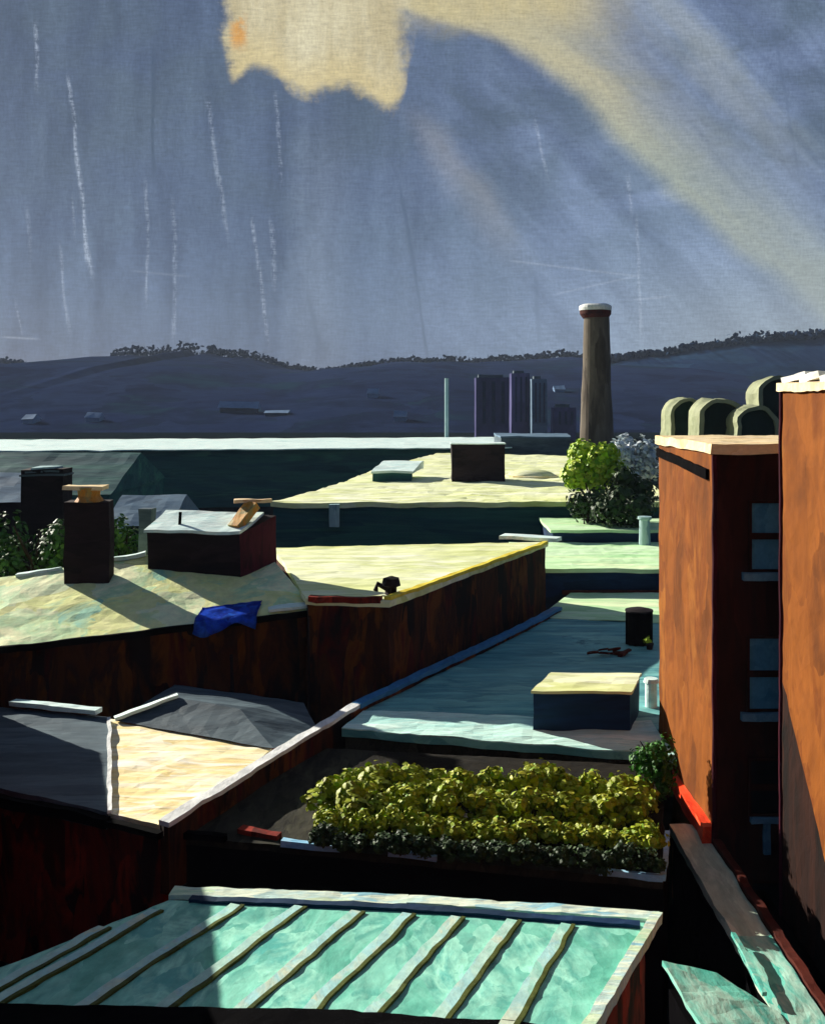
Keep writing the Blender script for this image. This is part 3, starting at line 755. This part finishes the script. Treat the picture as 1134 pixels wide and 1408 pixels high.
# ------------------------------------------------------------------ stepped pale green roofs
gg = empty('stepped_building', (14, 85, 0), 'block of two stepped pale green roofs with navy walls', 'building')
bm = bmesh.new(); box(bm, 7.4, 22, 74.1, 88, 0, CZ-12.6); obj('wall', bm, M['navy'], gg, 75)
bm = bmesh.new(); box(bm, 7.2, 22.2, 74.0, 88, CZ-12.6, CZ-12.3); obj('roof', bm, M['green_roof'], gg, 75)
bm = bmesh.new(); box(bm, 11, 24, 88.1, 97, 0, CZ-11.5); obj('wall', bm, M['navy'], gg, 88)
bm = bmesh.new(); box(bm, 10.8, 24.2, 88.05, 97.2, CZ-11.5, CZ-11.25); obj('roof', bm, M['green_roof'], gg, 88)
bm = bmesh.new(); box(bm, 9.9, 17, 73.6, 74.0, CZ-14.05, CZ-13.8); obj('upstand', bm, M['towercap'], gg, 75)
bm = bmesh.new(); lathe(bm, (18.6, 86.5), [(.5, CZ-12.3), (.45, CZ-10.2), (.6, CZ-10.1), (.6, CZ-9.9)], 14); obj('flue', bm, M['post'], gg)

# ------------------------------------------------------------------ brown brick block C
cx_ = empty('brown_brick_building', (-3, 60, 0), 'tall brown brick block with pale yellow flat roof and yellow edge', 'building')
cfr, cbr, cbl, cfl = Vector((-1.75, 50, 0)), Vector((8.55, 71, 0)), P(372, 753, 9.9), Vector((-5.95, 50.7, 0))
polyC = ccw([cfr[:2], cbr[:2], cbl[:2], (-8.6, 62), cfl[:2]])
bm = bmesh.new(); prism(bm, outset(polyC, -.12), 0, CZ-10.2); obj('wall', bm, M['brown_wall'], cx_, 52)
bm = bmesh.new(); prism(bm, polyC, CZ-10.2, CZ-9.9); obj('roof', bm, M['pale_roof'], cx_, 52)
zr = CZ-9.9
coping([Vector((cfr.x-.15, cfr.y+.3, zr+.08)), Vector((cbr.x-.3, cbr.y-1, zr+.08))], .34, .2, M['coping_yellow'], cx_, 55, 'edge_coping', 1.6)
coping([P(690, 737, 9.75), P(768, 742, 9.75)], 1.1, .25, M['aqua_white'], cx_, 70, 'corner_coping')
coping([Vector((-5.8, 50.8, zr+.02)), Vector((-2.2, 50.25, zr+.02))], .4, .3, M['red_brick'], cx_, 52, 'front_kerb', 2)
# rain-washed pipes on the wall
for px_, y0_, y1_, rr in ((318, 900, 990, .09), (424, 850, 1010, .05)):
    a = Q(px_, y0_, 49.8); b = Q(px_, y1_, 49.8)
    bm = bmesh.new(); tube(bm, [a, (a+b)/2+Vector((.05, 0, 0)), b], rr, 6); obj('downpipe', bm, M['stack'], cx_)
# vent on roof
a = P(538, 818, 9.9)
vn = empty('roof_cowl', a, 'lumpy dark grey cowl on the near corner of the pale yellow roof', 'vent')
bm = bmesh.new(); lathe(bm, a, [(.3, a.z), (.28, a.z+.4), (.5, a.z+.5), (.4, a.z+.85), (.1, a.z+.95)], 12, .12); obj('cowl_body', bm, M['stack'], vn)
bm = bmesh.new(); tube(bm, [a+Vector((-.2, 0, .3)), a+Vector((-.7, 0, .55)), a+Vector((-.8, 0, .2))], .14, 8); obj('cowl_spout', bm, M['stack'], vn)

# left wing with pitched roof
wg = empty('pitched_wing', (-14, 53, 0), 'wing with yellow and verdigris pitched roof, dark eaves and brown walls', 'building')
E0 = Q(-140, 905, 46.5); E1 = Q(0, 890, 48.2); E2 = Q(432, 838, 51.5)
R0 = Q(-140, 808, 55); R1 = Q(0, 795, 56); R2 = Q(200, 764, 57.5); R3 = Q(372, 766, 58)
B0 = Vector((-30, 64, E0.z)); B3 = Vector((-9, 63.5, E2.z))
bm = bmesh.new()
V_ = [bm.verts.new(v) for v in (E0, E1, E2, R0, R1, R2, R3, B0, B3)]
for f in ((0, 1, 4, 3), (1, 2, 5, 4), (2, 6, 5), (2, 8, 6), (3, 4, 5, 6, 8, 7), (0, 3, 7)): bm.faces.new([V_[i] for i in f])
bm.faces.new([V_[i] for i in (0, 7, 8, 2, 1)])
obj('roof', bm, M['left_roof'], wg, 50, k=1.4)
bm = bmesh.new()
prism(bm, ccw([(E0.x+.3, E0.y+.4), (E1.x, E1.y+.45), (E2.x-.3, E2.y+.45), (B3.x-.3, B3.y-.3), (B0.x+.3, B0.y-.3)]), 0, [E0.z-.05, E1.z-.05, E2.z-.05, E2.z-.05, E0.z-.05])
obj('wall', bm, M['brown_wall'], wg, 50)
bm = bmesh.new(); bar(bm, E0+Vector((0, 0, -.15)), E1+Vector((0, 0, -.15)), .35, .3); bar(bm, E1+Vector((0, 0, -.15)), E2+Vector((0, 0, -.15)), .35, .3)
obj('eave', bm, M['black'], wg, 50)
for a_, b_ in (((22, 792), (84, 783)), ((148, 770), (200, 762))):
    bm = bmesh.new(); bar(bm, Q(a_[0], a_[1], 56.2 if a_[0] < 100 else 57.1), Q(b_[0], b_[1], 56.6 if a_[0] < 100 else 57.5), .5, .22)
    obj('ridge_cap', bm, M['aqua_white'], wg, 50, k=1.6)
bm = bmesh.new(); ee = [E1+(E2-E1)*(k_/432) for k_ in (362, 428)]
bar(bm, ee[0]+Vector((0, .55, .2)), ee[1]+Vector((0, .55, .2)), 1.1, .14)
obj('lit_eave_strip', bm, M['aqua_white'], wg, 50, k=1.4)  # pale bar stands for a lit bit of the wing's end roof
# blue tarpaulin draped over the eave
bm = bmesh.new()
nx, ny = 18, 9; grid = []
for j in range(ny+1):
    r_ = []
    for i in range(nx+1):
        u = i/nx; v = j/ny
        e = E1+(E2-E1)*((262+88*u)/432.0)
        up_ = Vector((0, 1, 0))*(1.6*(1-v)-.15)
        zz = max(0, (1.6*(1-v)-.15))*.24
        drop = max(0, v-.72)*1.5*(1+.5*math.sin(u*7))
        sag = .10*noise.noise(Vector((u*5, v*4, 1)))+.16
        pnt = e+Vector((0, up_.y-.55*min(1, max(0, (v-.5)*4)), zz+sag-drop*1.2*(1 if v > .72 else 0)))
        pnt.x += .15*noise.noise(Vector((u*3, v*7, 3)))
        r_.append(bm.verts.new(pnt))
    grid.append(r_)
for a_, b_ in zip(grid, grid[1:]):
    for i in range(nx): bm.faces.new((a_[i], a_[i+1], b_[i+1], b_[i]))
bmesh.ops.solidify(bm, geom=bm.faces[:], thickness=.04)
tag(obj('tarpaulin', bm, M['tarp'], smooth=True), 'bright blue tarpaulin draped over the eave below the long chimney stack', 'tarpaulin')

# chimney 1 (tall narrow)
YC = 54.7
a = Q(88, 782, YC); b = Q(150, 782, YC); top = Q(0, 690, YC).z
ch = empty('chimney_stack', ((a.x+b.x)/2, YC+.45, a.z-1), 'tall narrow sooty chimney stack with orange pot and cream cap', 'chimney')
bm = bmesh.new(); prism(bm, [(a.x, YC), (b.x, YC), (b.x, YC+.9), (a.x, YC+.9)], a.z-2.6, top); obj('shaft', bm, M['stack'], ch, 52, k=1.5)
bm = bmesh.new(); lathe(bm, ((a.x*.5+b.x*.5), YC+.45), [(.8, top), (.6, top+.3), (.66, top+.75)], 12); obj('pot', bm, M['terracotta'], ch, 52, .4)
bm = bmesh.new(); box(bm, a.x-.1, b.x-.3, YC-.1, YC+1.0, top+.62, top+.82); obj('cap_slab', bm, M['coping_cream'], ch, 52, k=1.4)
# long chimney stack 2
a = Q(203, 790, 55.9); b = Q(330, 800, 55.0); zf = Q(0, 731, 55.4).z; zb_ = zf+.75
ls = empty('long_chimney_stack', ((a.x+b.x)/2, 54.5, a.z-1), 'long low dark stack with white lid, maroon end and orange cowl', 'chimney')
pL = [(a.x, 55.9), (b.x, 55.0), (Q(380, 700, 57.4).x, 57.4), (a.x+.4, 58.6)]
bm = bmesh.new(); prism(bm, pL, a.z-1.9, [zf-.1, zf-.1, zb_-.1, zb_-.1]); o_ = obj('shaft', bm, [M['stack'], M['maroon']], ls, 52, k=1.2)
for pgn in o_.data.polygons:
    n = pgn.normal
    if n.x > .55 and abs(n.z) < .5: pgn.material_index = 1
bm = bmesh.new()
pl2 = outset(ccw(pL), .12); zz = [zf, zf, zb_, zb_]
prism(bm, [pl2[0], pl2[1], (pl2[2][0]-.9, pl2[2][1]), pl2[3]], [z-.1 for z in zz], [z+.06 for z in zz]); obj('lid', bm, M['aqua_white'], ls, 52, k=1.6)
bm = bmesh.new(); c0 = Q(322, 726, 55.6); c1_ = Q(348, 694, 56.7)
bar(bm, c0, c1_, .85, .45); obj('cowl', bm, M['terracotta'], ls, 52, .4, k=1.3)
bm = bmesh.new(); bar(bm, Q(322, 689, 56.8), Q(374, 688, 57.2), .5, .2); obj('cap_slab', bm, M['coping_cream'], ls, 52, .4, k=1.3)
bm = bmesh.new(); bar(bm, Q(247, 722, 56.4), Q(248, 704, 56.4), .14, .14); obj('spike', bm, M['black'], ls)
# small stack behind (grey)
a = Q(190, 750, 59); b = Q(203, 700, 59)
bm = bmesh.new(); box(bm, a.x, b.x+.2, 59, 60.1, a.z-2, b.z)
tag(obj('slim_chimney', bm, M['slate'], depth=52), 'slim grey chimney at the left end of the long dark stack', 'chimney')

# ------------------------------------------------------------------ background left: trees, chimney, roofs
def far_tree(px, ptop, Y, rw, rh, n, s, m, label, group, seed, crowns=None):
    X = (px-PX)*Y/F; top = CZ-(ptop-PY)*Y/F
    return tree('tree', (X, Y, 0), top, (rw, rw, rh), n, s, m, label, group, seed, crowns=crowns)
DG = LF['dark']
far_tree(-10, 690, 68, 3.6, 5, 1700, .42, DG, 'dark green tree behind the pitched roof, cut by the left edge', None, 31)
far_tree(50, 684, 66, 2.8, 5, 1700, .38, DG, 'dark green tree in front of the ribbed dark chimney at far left', None, 32)
far_tree(170, 694, 67, 1.9, 4.6, 1300, .36, DG, 'dark green tree between the narrow chimney and the long stack', None, 33)
far_tree(112, 712, 70, 2.6, 4.6, 1300, .38, DG, 'low dark tree hidden behind the narrow chimney stack', None, 34)
a = Q(25, 690, 76); b = Q(90, 645, 76)
rs = empty('ribbed_chimney', ((a.x+b.x)/2, 77, 0), 'broad dark brick chimney with stepped courses above the trees at far left', 'chimney')
bm = bmesh.new(); box(bm, a.x+.2, b.x-.2, 76, 78, 0, b.z); obj('shaft', bm, M['stack'], rs, 76, k=1)
for k in range(3):
    bm = bmesh.new(); i_ = .1*k
    box(bm, a.x+.1+i_*4, b.x-.1-i_*4, 75.9+i_, 78.1-i_, b.z+.25*k-.5, b.z+.25*k-.36); obj('course', bm, M['post'] if k == 2 else M['slate'], rs, 76)
bm = bmesh.new()
def gable(bm, x0, x1, y0, y1, z0, z1, zb=0):
    ym = (y0+y1)/2
    v = [bm.verts.new(c) for c in ((x0, y0, z0), (x1, y0, z0), (x1, y1, z0), (x0, y1, z0), (x0, ym, z1), (x1, ym, z1))]
    for f in ((0, 1, 5, 4), (3, 4, 5, 2), (0, 4, 3), (1, 2, 5), (0, 3, 2, 1)): bm.faces.new([v[i] for i in f])
def cottage(px0, px1, pe, pr, Y, dpt, label, wm, rm, name='house'):
    a = Q(px0, pe, Y); b = Q(px1, pe, Y); r_ = CZ-(pr-PY)*(Y+dpt/2)/F
    o = empty(name, ((a.x+b.x)/2, Y+dpt/2, 0), label, 'house')
    bm = bmesh.new(); gable(bm, a.x-.3, b.x+.3, Y-.3, Y+dpt+.3, a.z, r_); obj('roof', bm, rm, o, Y)
    bm = bmesh.new(); box(bm, a.x, b.x, Y, Y+dpt, 0, a.z-.03); obj('wall', bm, wm, o, Y)
    return o
cottage(148, 232, 722, 680, 82, 10, 'grey blue roofed house behind the long dark stack', M['darkgreen_wall'], M['greyblue'])
cottage(-90, 28, 690, 650, 92, 12, 'grey blue roofed house at the left edge behind the trees', M['stack'], M['greyblue'])
cottage(-60, 150, 680, 622, 125, 26, 'long slate roofed house low behind the ribbed chimney', M['dark_teal'], M['dark_teal'])
bm = bmesh.new(); a = Q(166, 720, 80); b = Q(166, 765, 80); tube(bm, [b, a], .22, 8)
tag(obj('vent_pipe', bm, M['post']), 'pale upright vent pipe between the trees left of the long stack', 'pipe')

# ------------------------------------------------------------------ warehouses E and F
DE = 9.9
we = empty('pale_roof_warehouse', (2, 130, 0), 'large warehouse with pale yellow flat roof and dark teal front wall', 'warehouse')
pE = ccw([(-15, 98.5), (24, 99), (34, 178), (2.4, 190), (-6.5, 150), (-10.8, 118)])
bm = bmesh.new(); prism(bm, outset(pE, -.2), 0, CZ-DE-.5); obj('wall', bm, M['dark_teal'], we, 100)
bm = bmesh.new(); prism(bm, pE, CZ-DE-.5, CZ-DE); obj('roof', bm, M['pale_roof'], we, 100, k=1.6)
bm = bmesh.new(); a = Q(452, 693, 98.2); b = Q(466, 724, 98.2); box(bm, a.x, b.x, 98.0, 98.45, b.z, a.z); obj('door_strip', bm, M['post'], we, 98)
hut = rbox('roof_hut', None, 621, 694, 662, DE, 128, 4.6, M['stack'], M['aqua_white'], 110, 'dark boxy hut with pale lid on the warehouse roof', 'hut')
sk = empty('rooflight', P(540, 664, DE), 'low pale rooflight left of the dark hut on the warehouse roof', 'rooflight')
a = P(512, 662, DE); b = P(566, 662, DE)
bm = bmesh.new(); box(bm, a.x, b.x, a.y, a.y+7, a.z-.02, a.z+1.0); obj('upstand', bm, M['dark_teal'], sk, 110)
bm = bmesh.new(); prism(bm, [(a.x-.2, a.y-.2), (b.x+.2, a.y-.2), (b.x+1.4, a.y+9), (a.x+1, a.y+9)], [a.z+1.0]*4, [a.z+1.25, a.z+1.25, a.z+2.0, a.z+2.0]); obj('glazing', bm, M['aqua_white'], sk, 110, k=1.4)
dm = P(730, 655, DE)
dd = empty('roof_dish', dm, 'low round pale yellow dome on the warehouse roof right of the hut', 'dome')
bm = bmesh.new(); lathe(bm, dm, [(3.1, dm.z), (3.0, dm.z+.3), (2.6, dm.z+.55), (1.8, dm.z+.8), (.8, dm.z+.95), (.1, dm.z+1.0)], 26); obj('shell', bm, M['pale_roof'], dd, smooth=True)
bm = bmesh.new(); lathe(bm, dm, [(3.4, dm.z), (3.4, dm.z+.2), (3.2, dm.z+.22)], 26); obj('rim', bm, M['cream'], dd)
wf = empty('long_teal_warehouse', (-60, 210, 0), 'very long dark teal warehouse with a white sunlit roof edge below the hills', 'warehouse')
bm = bmesh.new(); prism(bm, [(-150, 176), (16, 196), (16, 248), (-150, 240)], 0, CZ-9.3); obj('wall', bm, M['dark_teal'], wf, 150, 4)
bm = bmesh.new(); prism(bm, [(-151, 175), (16.5, 195), (16.5, 250), (-151, 226)], CZ-9.3, CZ-9.1); obj('roof', bm, M['aqua_white'], wf, 150, 3, k=1.2)
# low sheds right of the hut
a = Q(692, 628, 190); b = Q(790, 628, 190)
sh = simple_block('grey_shed', 'low grey ribbed shed beyond the hut and left of the tall chimney', [(a.x, 196), (b.x, 196), (b.x+2, 215), (a.x, 215)], Q(0, 600, 196).z, M['slate'], M['greyblue'], depth=150)

# trees by the tall chimney
far_tree(815, 603, 97, 3.1, 2.9, 2400, .55, LF['bright'], 'bright yellow green tree below the tall chimney', None, 41)
far_tree(856, 644, 92, 3.7, 3.1, 2300, .5, LF['under'], 'dark shadowy tree below the bright green tree', None, 42)
far_tree(872, 590, 104, 3.2, 4.2, 2000, .55, LF['silver'], 'silver leaved tree between the bright tree and orange building', None, 43)
far_tree(806, 668, 93, 1.9, 2.4, 900, .5, LF['under'], 'low dark bush on the left under the bright green tree', None, 44)

# ------------------------------------------------------------------ tall industrial chimney
Yt = 200; cxT = (820-PX)*Yt/F
tw = empty('industrial_chimney', (cxT, Yt, 0), 'tall tapering brick factory chimney with dark red cap and white rim against the sky', 'chimney')
zt = CZ+(550-436)*Yt/F; zz = CZ+(550-420)*Yt/F
bm = bmesh.new(); lathe(bm, (cxT, Yt), [(4.1, 0), (3.35, 12), (2.75, 24), (2.45, zt)], 28); obj('shaft', bm, M['tower'], tw, 200, 1.6, smooth=False, k=.5)
bm = bmesh.new(); lathe(bm, (cxT-.2, Yt), [(2.5, zt-.2), (2.7, zt+.1), (3.05, zt+.6), (3.1, zz-1.0)], 28); obj('cap', bm, M['towercap'], tw, 200, 1.2, k=.5)
bm = bmesh.new(); lathe(bm, (cxT-.2, Yt), [(3.1, zz-1.0), (3.2, zz-.5), (3.1, zz-.1), (2.5, zz+.2)], 28); obj('rim', bm, M['coping_white'], tw, 200, 1.2, k=.8)

# mast
bm = bmesh.new(); a = Q(614, 520, 250); X = a.x
tube(bm, [(X, 250, 0), (X, 250, a.z)], .5, 8)
tag(obj('mast', bm, M['post']), 'thin pale upright mast left of the purple tower blocks', 'mast')
# distant purple tower blocks
for i, (x0, x1, yt, Y, m_, lab) in enumerate([
    (654, 700, 519, 520, M['purple'], 'wide purple grey tower block, leftmost of the distant group'),
    (703, 728, 513, 560, M['purple'], 'taller slim purple tower block in the middle of the distant group'),
    (731, 752, 521, 545, M['greyblue'], 'grey blue tower block nearest to the tall chimney'),
    (762, 792, 560, 500, M['purple'], 'low purple block at the left foot of the tall chimney')]):
    a = (x0-PX)*Y/F; b = (x1-PX)*Y/F; h = CZ+(550-yt)*Y/F
    o = empty('tower_block', ((a+b)/2, Y+6, 0), lab, 'tower block')
    bm = bmesh.new(); box(bm, a, b, Y, Y+14, 0, h); obj('wall', bm, m_, o, 400, 6, k=.5)
    bm = bmesh.new(); box(bm, a+1.5, b-3, Y+3, Y+10, h, h+1.6); obj('plant_room', bm, M['slate'], o, 400, 6, k=.5)
    for k in range(3):
        xx = a+(b-a)*(.2+.28*k)
        bm = bmesh.new(); box(bm, xx, xx+(b-a)*.1, Y-.3, Y, 8, h-2); obj('window_strip', bm, M['navy'], o)
# houses on the hill
def hill_z(Y, cy, Yc, foot):
    t = (Y-foot)/(Yc-foot)
    return (CZ+(PY-cy)*Yc/F)*(math.sin(t*math.pi/2)**1.1)
for px_, py_, w_, h_, lab in [(45, 580, 14, 10, 'small pale blue house low on the dark hill, leftmost'),
                              (132, 578, 18, 10, 'small pale blue house on the dark hill, second from the left'),
                              (330, 566, 50, 13, 'wide pale blue house with dark base on the dark hill'),
                              (382, 570, 30, 5, 'low blue row on the dark hill right of the wide pale house'),
                              (513, 545, 14, 10, 'tiny pale blue house high on the dark hill'),
                              (551, 577, 16, 11, 'tiny pale blue house low on the hill left of the mast'),
                              (768, 538, 14, 8, 'tiny pale blue house on the hill left of the tall chimney')]:
    # stand the house on the hillside where the sight line meets it
    hits = [t_.ray_cast(Vector((0, 0, CZ)), Vector(((px_-PX)/F, 1, -(py_-PY)/F)).normalized()) for t_ in BV]
    hits = [h_[0] for h_ in hits if h_[0] is not None]
    if not hits: continue
    hp = min(hits, key=lambda v_: v_.y); X, Y, z = hp
    hw = w_*Y/F/2; hh = h_*Y/F
    o = empty('hillside_house', (X, Y, z-6), lab, 'house', 'houses on the far hill')
    bm = bmesh.new(); box(bm, X-hw, X+hw, Y-8, Y+4, z-12, z+hh*.4); obj('wall', bm, M['navy'] if w_ > 20 else M['hillhouse'], o, 500, 9, k=1.2)
    bm = bmesh.new(); gable(bm, X-hw*1.1, X+hw*1.1, Y-9, Y+5, z+hh*.4, z+hh*1.1); obj('roof', bm, M['hillhouse'], o, 500, 9, k=1.5)

# pale barrel-roofed sheds beyond the orange building
def barrel(px0, px1, ptop, Y, dpt, label, rad_h):
    a = (px0-PX)*Y/F; b = (px1-PX)*Y/F; zt_ = CZ-(ptop-PY)*Y/F; w2 = (b-a)/2; xm = (a+b)/2
    o = empty('barrel_roof_shed', (xm, Y, 0), label, 'shed', 'pale barrel roofed sheds')
    n = 12
    def hoop(r0, r1, y0, y1):
        bm = bmesh.new(); out = []
        for y in (y0, y1):
            for r_ in (r0, r1):
                ring = [bm.verts.new((xm-r_*w2, y, 0))]
                for k in range(n+1):
                    t = math.pi*(1-k/n)
                    ring.append(bm.verts.new((xm+r_*w2*math.cos(t), y, zt_-rad_h*(1 if r_ else 1)+rad_h*math.sin(t)*(r_ if r_ < 1 else 1))))
                ring.append(bm.verts.new((xm+r_*w2, y, 0)))
                out.append(ring)
        A0, A1, B0_, B1 = out
        for i in range(len(A0)-1):
            bm.faces.new((A0[i], A0[i+1], A1[i+1], A1[i])); bm.faces.new((B0_[i], B1[i], B1[i+1], B0_[i+1]))
            bm.faces.new((A1[i], A1[i+1], B1[i+1], B1[i])); bm.faces.new((A0[i], B0_[i], B0_[i+1], A0[i+1]))
        return bm
    obj('shell', hoop(.80, 1.0, Y, Y+dpt), M['barrel'], o, 90, .8, k=3)
    bm = bmesh.new()
    pts = [(xm-.82*w2, 0)]+[(xm+.82*w2*math.cos(math.pi*(1-k/n)), zt_-rad_h+rad_h*.82*math.sin(math.pi*k/n)) for k in range(n+1)]+[(xm+.82*w2, 0)]
    f1 = [bm.verts.new((x, Y+.5, z)) for x, z in pts]; f2 = [bm.verts.new((x, Y+1.0, z)) for x, z in pts]
    bm.faces.new(f1); bm.faces.new(f2[::-1])
    for i in range(len(f1)): bm.faces.new((f1[i], f2[i], f2[(i+1) % len(f1)], f1[(i+1) % len(f1)]))
    obj('end_wall', bm, M['darkgreen_wall'], o, 90, 1.5, k=.6)
barrel(922, 968, 547, 120, 5, 'pale barrel roofed shed beyond the orange roof, leftmost of four', 2.0)
barrel(962, 1024, 548, 112, 5, 'pale barrel roofed shed second from the left beyond the orange roof', 1.9)
barrel(1014, 1072, 557, 108, 5, 'lower pale barrel roofed shed third from the left beyond the orange roof', 1.9)
barrel(1044, 1100, 517, 125, 5, 'tallest pale barrel roofed shed beside the tall orange block', 2.2)

# ------------------------------------------------------------------ orange buildings on the right
X1 = 9.9; zb1 = CZ-15.25
ob = empty('orange_brick_building', (13, 39, 0), 'orange brick building with cream roof, front coloured dark as in shade and sash windows', 'building')
z1 = CZ-1.5
bm = bmesh.new(); box(bm, X1, 24, 35, 43.2, 0, z1-.35)
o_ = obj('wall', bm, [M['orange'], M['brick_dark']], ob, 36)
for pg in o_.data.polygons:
    if pg.normal.y < -.5: pg.material_index = 1  # sides facing the camera get darker brick: shade put into the colour
bm = bmesh.new(); box(bm, X1-.12, 24.2, 34.85, 43.35, z1-.35, z1); obj('roof', bm, M['coping_cream'], ob, 36, k=1.6)
bm = bmesh.new(); tube(bm, [(X1+.02, 35, zb1), (X1+.02, 34.98, z1-.4)], .09, 8); obj('corner_bead', bm, M['maroon'], ob, 36, k=.8)
# slanting dark flashing on the lit face
def onface(px, py):   # point on plane X = X1
    Y = X1*F/(px-PX); return Vector((X1, Y, CZ-(py-PY)*Y/F))
bm = bmesh.new(); bar(bm, onface(906, 621)+Vector((-.05, 0, 0)), onface(974, 652)+Vector((-.05, 0, 0)), .14, .34)
obj('slanting_flashing', bm, M['black'], ob, 36, .4)
bm = bmesh.new()
a, b = onface(904, 1036), onface(980, 1158)
prism(bm, [(X1, 35.0), (X1, 43.1), (X1-.14, 43.1), (X1-.36, 35.0)], zb1-.1, [zb1+.6, zb1+.45, zb1+.42, zb1+.55]); obj('base_flashing', bm, M['red_flash'], ob, 36, k=1.6)
# sash windows in the dark front (plane Y=35)
def window(px0, px1, y0, y1, kind):
    Y = 34.98
    def W(px, py): return ((px-PX)*Y/F, CZ-(py-PY)*Y/F)
    xa, za_ = W(px0, y1); xb, zb2 = W(px1, y0); zm = (za_+zb2)/2
    bm = bmesh.new()
    t = .09
    for (u0, u1, v0, v1) in ((xa, xa+t, za_, zb2), (xb-t, xb, za_, zb2), (xa+t, xb-t, zb2-t, zb2), (xa+t, xb-t, za_, za_+t), (xa+t, xb-t, zm-.11, zm+.11)):
        box(bm, u0, u1, Y-.08, Y+.05, v0, v1)
    fr = obj('sash_window', bm, M['brick_dark'], ob)
    mt = M['pane'] if kind != 'dark' else M['pane_dark']
    for v0, v1 in ((zm+.11, zb2-t), (za_+t, zm-.11)):
        bm = bmesh.new(); box(bm, xa+t, xb-t, Y-.02, Y+.03, v0, v1); obj('pane', bm, mt, fr, 35, .3, k=.2)
    if kind != 'dark':
        bm = bmesh.new(); box(bm, xa-.22, xb+.15, Y-.25, Y+.04, za_-.28, za_-.02); obj('sill', bm, M['frame'], fr, 35, .3)
    else:
        bm = bmesh.new(); box(bm, xa+.05, xb-.05, Y-.2, Y+.04, za_-.2, za_-.02); box(bm, (xa+xb)/2-.12, (xa+xb)/2+.1, Y-.12, Y+.04, za_-1.3, za_-.2); obj('sill_bracket', bm, M['frame'], fr, 35, .3)
    return fr
window(1029, 1082, 688, 786, 'blue')
window(1026, 1082, 874, 978, 'blue')
window(1028, 1080, 1042, 1122, 'dark')
window(1030, 1080, 1210, 1300, 'dark')
# tall block: plane X2
X2 = 11.6
ot = empty('tall_orange_block', (16, 28, 0), 'tallest orange brick block at the right edge with pale crumbling top and shade painted dark below', 'building')
z2 = Q(0, 527, 33.2).z
def extr_x(bm, prof, x0, x1):
    f1 = [bm.verts.new((x0, y, z)) for y, z in prof]; f2 = [bm.verts.new((x1, y, z)) for y, z in prof]
    bm.faces.new(f1); bm.faces.new(f2[::-1])
    for i in range(len(prof)):
        j = (i+1) % len(prof); bm.faces.new((f1[i], f1[j], f2[j], f2[i]))
    return bm
slope = [(33.2, CZ-9.1), (32.7, CZ-9.5), (32.2, CZ-10.3), (31.4, CZ-11.2), (30.6, CZ-12.1), (29.6, CZ-13.4), (27, CZ-14.2), (16, CZ-14.6)]  # outline of a diagonal shadow, painted as darker brick below it
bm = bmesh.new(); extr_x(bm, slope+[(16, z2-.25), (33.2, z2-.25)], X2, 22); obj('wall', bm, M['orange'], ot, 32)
bm = bmesh.new(); extr_x(bm, slope[::-1]+[(33.2, 0), (16, 0)], X2, 22); obj('painted_shade', bm, M['painted_shade'], ot, 32)
bm = bmesh.new(); box(bm, X2-.15, 22.1, 15.9, 33.35, z2-.25, z2); obj('roof_coping', bm, M['coping_cream'], ot, 32, k=2.2)
bm = bmesh.new(); tube(bm, [(X2-.02, 33.2, 0), (X2-.02, 33.2, z2-.3)], .07, 8); obj('corner_bead', bm, M['maroon'], ot, 32, k=.8)
for k in range(5):
    bm = bmesh.new(); bar(bm, (X2+.1+k*.15, 33-k*1.3, z2+.06), (X2+.5, 32-k*1.3, z2+.22), .5, .2); obj('rubble_cap', bm, M['coping_white'], ot, 32, .3, k=2)
# yard wall continuing the plane of the lit face towards the viewer
yw = empty('yard_wall', (X1, 29, 0), 'low dark yard wall with red brown coping at the foot of the orange buildings', 'wall')
bm = bmesh.new(); box(bm, X1-.02, X1+.16, 18, 34.95, 0, zb1+.1); obj('wall', bm, M['brick_dark'], yw, 28)
bm = bmesh.new(); box(bm, X1-.06, X1+.2, 18, 34.9, zb1+.1, zb1+.2); obj('coping', bm, M['towercap'], yw, 28, k=1.8)
bm = bmesh.new(); box(bm, X1+.16, X2, 14, 34.9, 3.0, 3.2); tag(obj('yard', bm, M['black']), kind='structure')
# sage passage strip and aqua lean-to
pg_ = empty('passage_roof', (9.2, 29, 0), 'narrow sage green passage roof running beside the yard wall', 'roof')
bm = bmesh.new(); box(bm, 8.75, X1-.06, 18, 36.6, zb1-.3, zb1); obj('deck', bm, M['sage'], pg_, 28, k=1.8)
bm = bmesh.new(); box(bm, 8.6, X1-.12, 18.2, 28.9, zb1+.02, zb1+.07); obj('patched_sheet', bm, M['aqua'], pg_, 28, k=1.8)
bm = bmesh.new(); box(bm, 8.85, X1-.1, 18.1, 36.5, 0, zb1-.3); obj('wall', bm, M['black'], pg_, 28)
lt = empty('lean_to_shed', (7, 23, 0), 'lean-to shed with curling aqua sheet roof at the bottom right corner', 'shed')
pts = [P(910, 1322, 14.6), P(985, 1338, 15.0), Vector((8.7, P(985, 1338, 15.0).y-1.5, CZ-15.1)), Vector((8.7, 17, CZ-15.1)), Vector((5.4, 17, CZ-14.3)), P(965, 1412, 14.5)]
bm = bmesh.new(); slab(bm, pts, .14); obj('roof', bm, M['aqua'], lt, 26, k=1.8)
bm = bmesh.new(); prism(bm, outset(ccw([(v.x, v.y) for v in pts]), -.15), 0, CZ-15.25); obj('wall', bm, M['black'], lt, 26)
# plank / gutter dividing the lean-to
bm = bmesh.new(); bar(bm, P(1008, 1290, 15.0)+Vector((0, 0, .1)), P(1052, 1372, 15.0)+Vector((0, 0, .1)), .12, .1); obj('edge_trim', bm, M['aqua'], lt, 26, .3, k=1.4)

for o in bpy.data.objects:
    if '_o' in o: del o['_o']
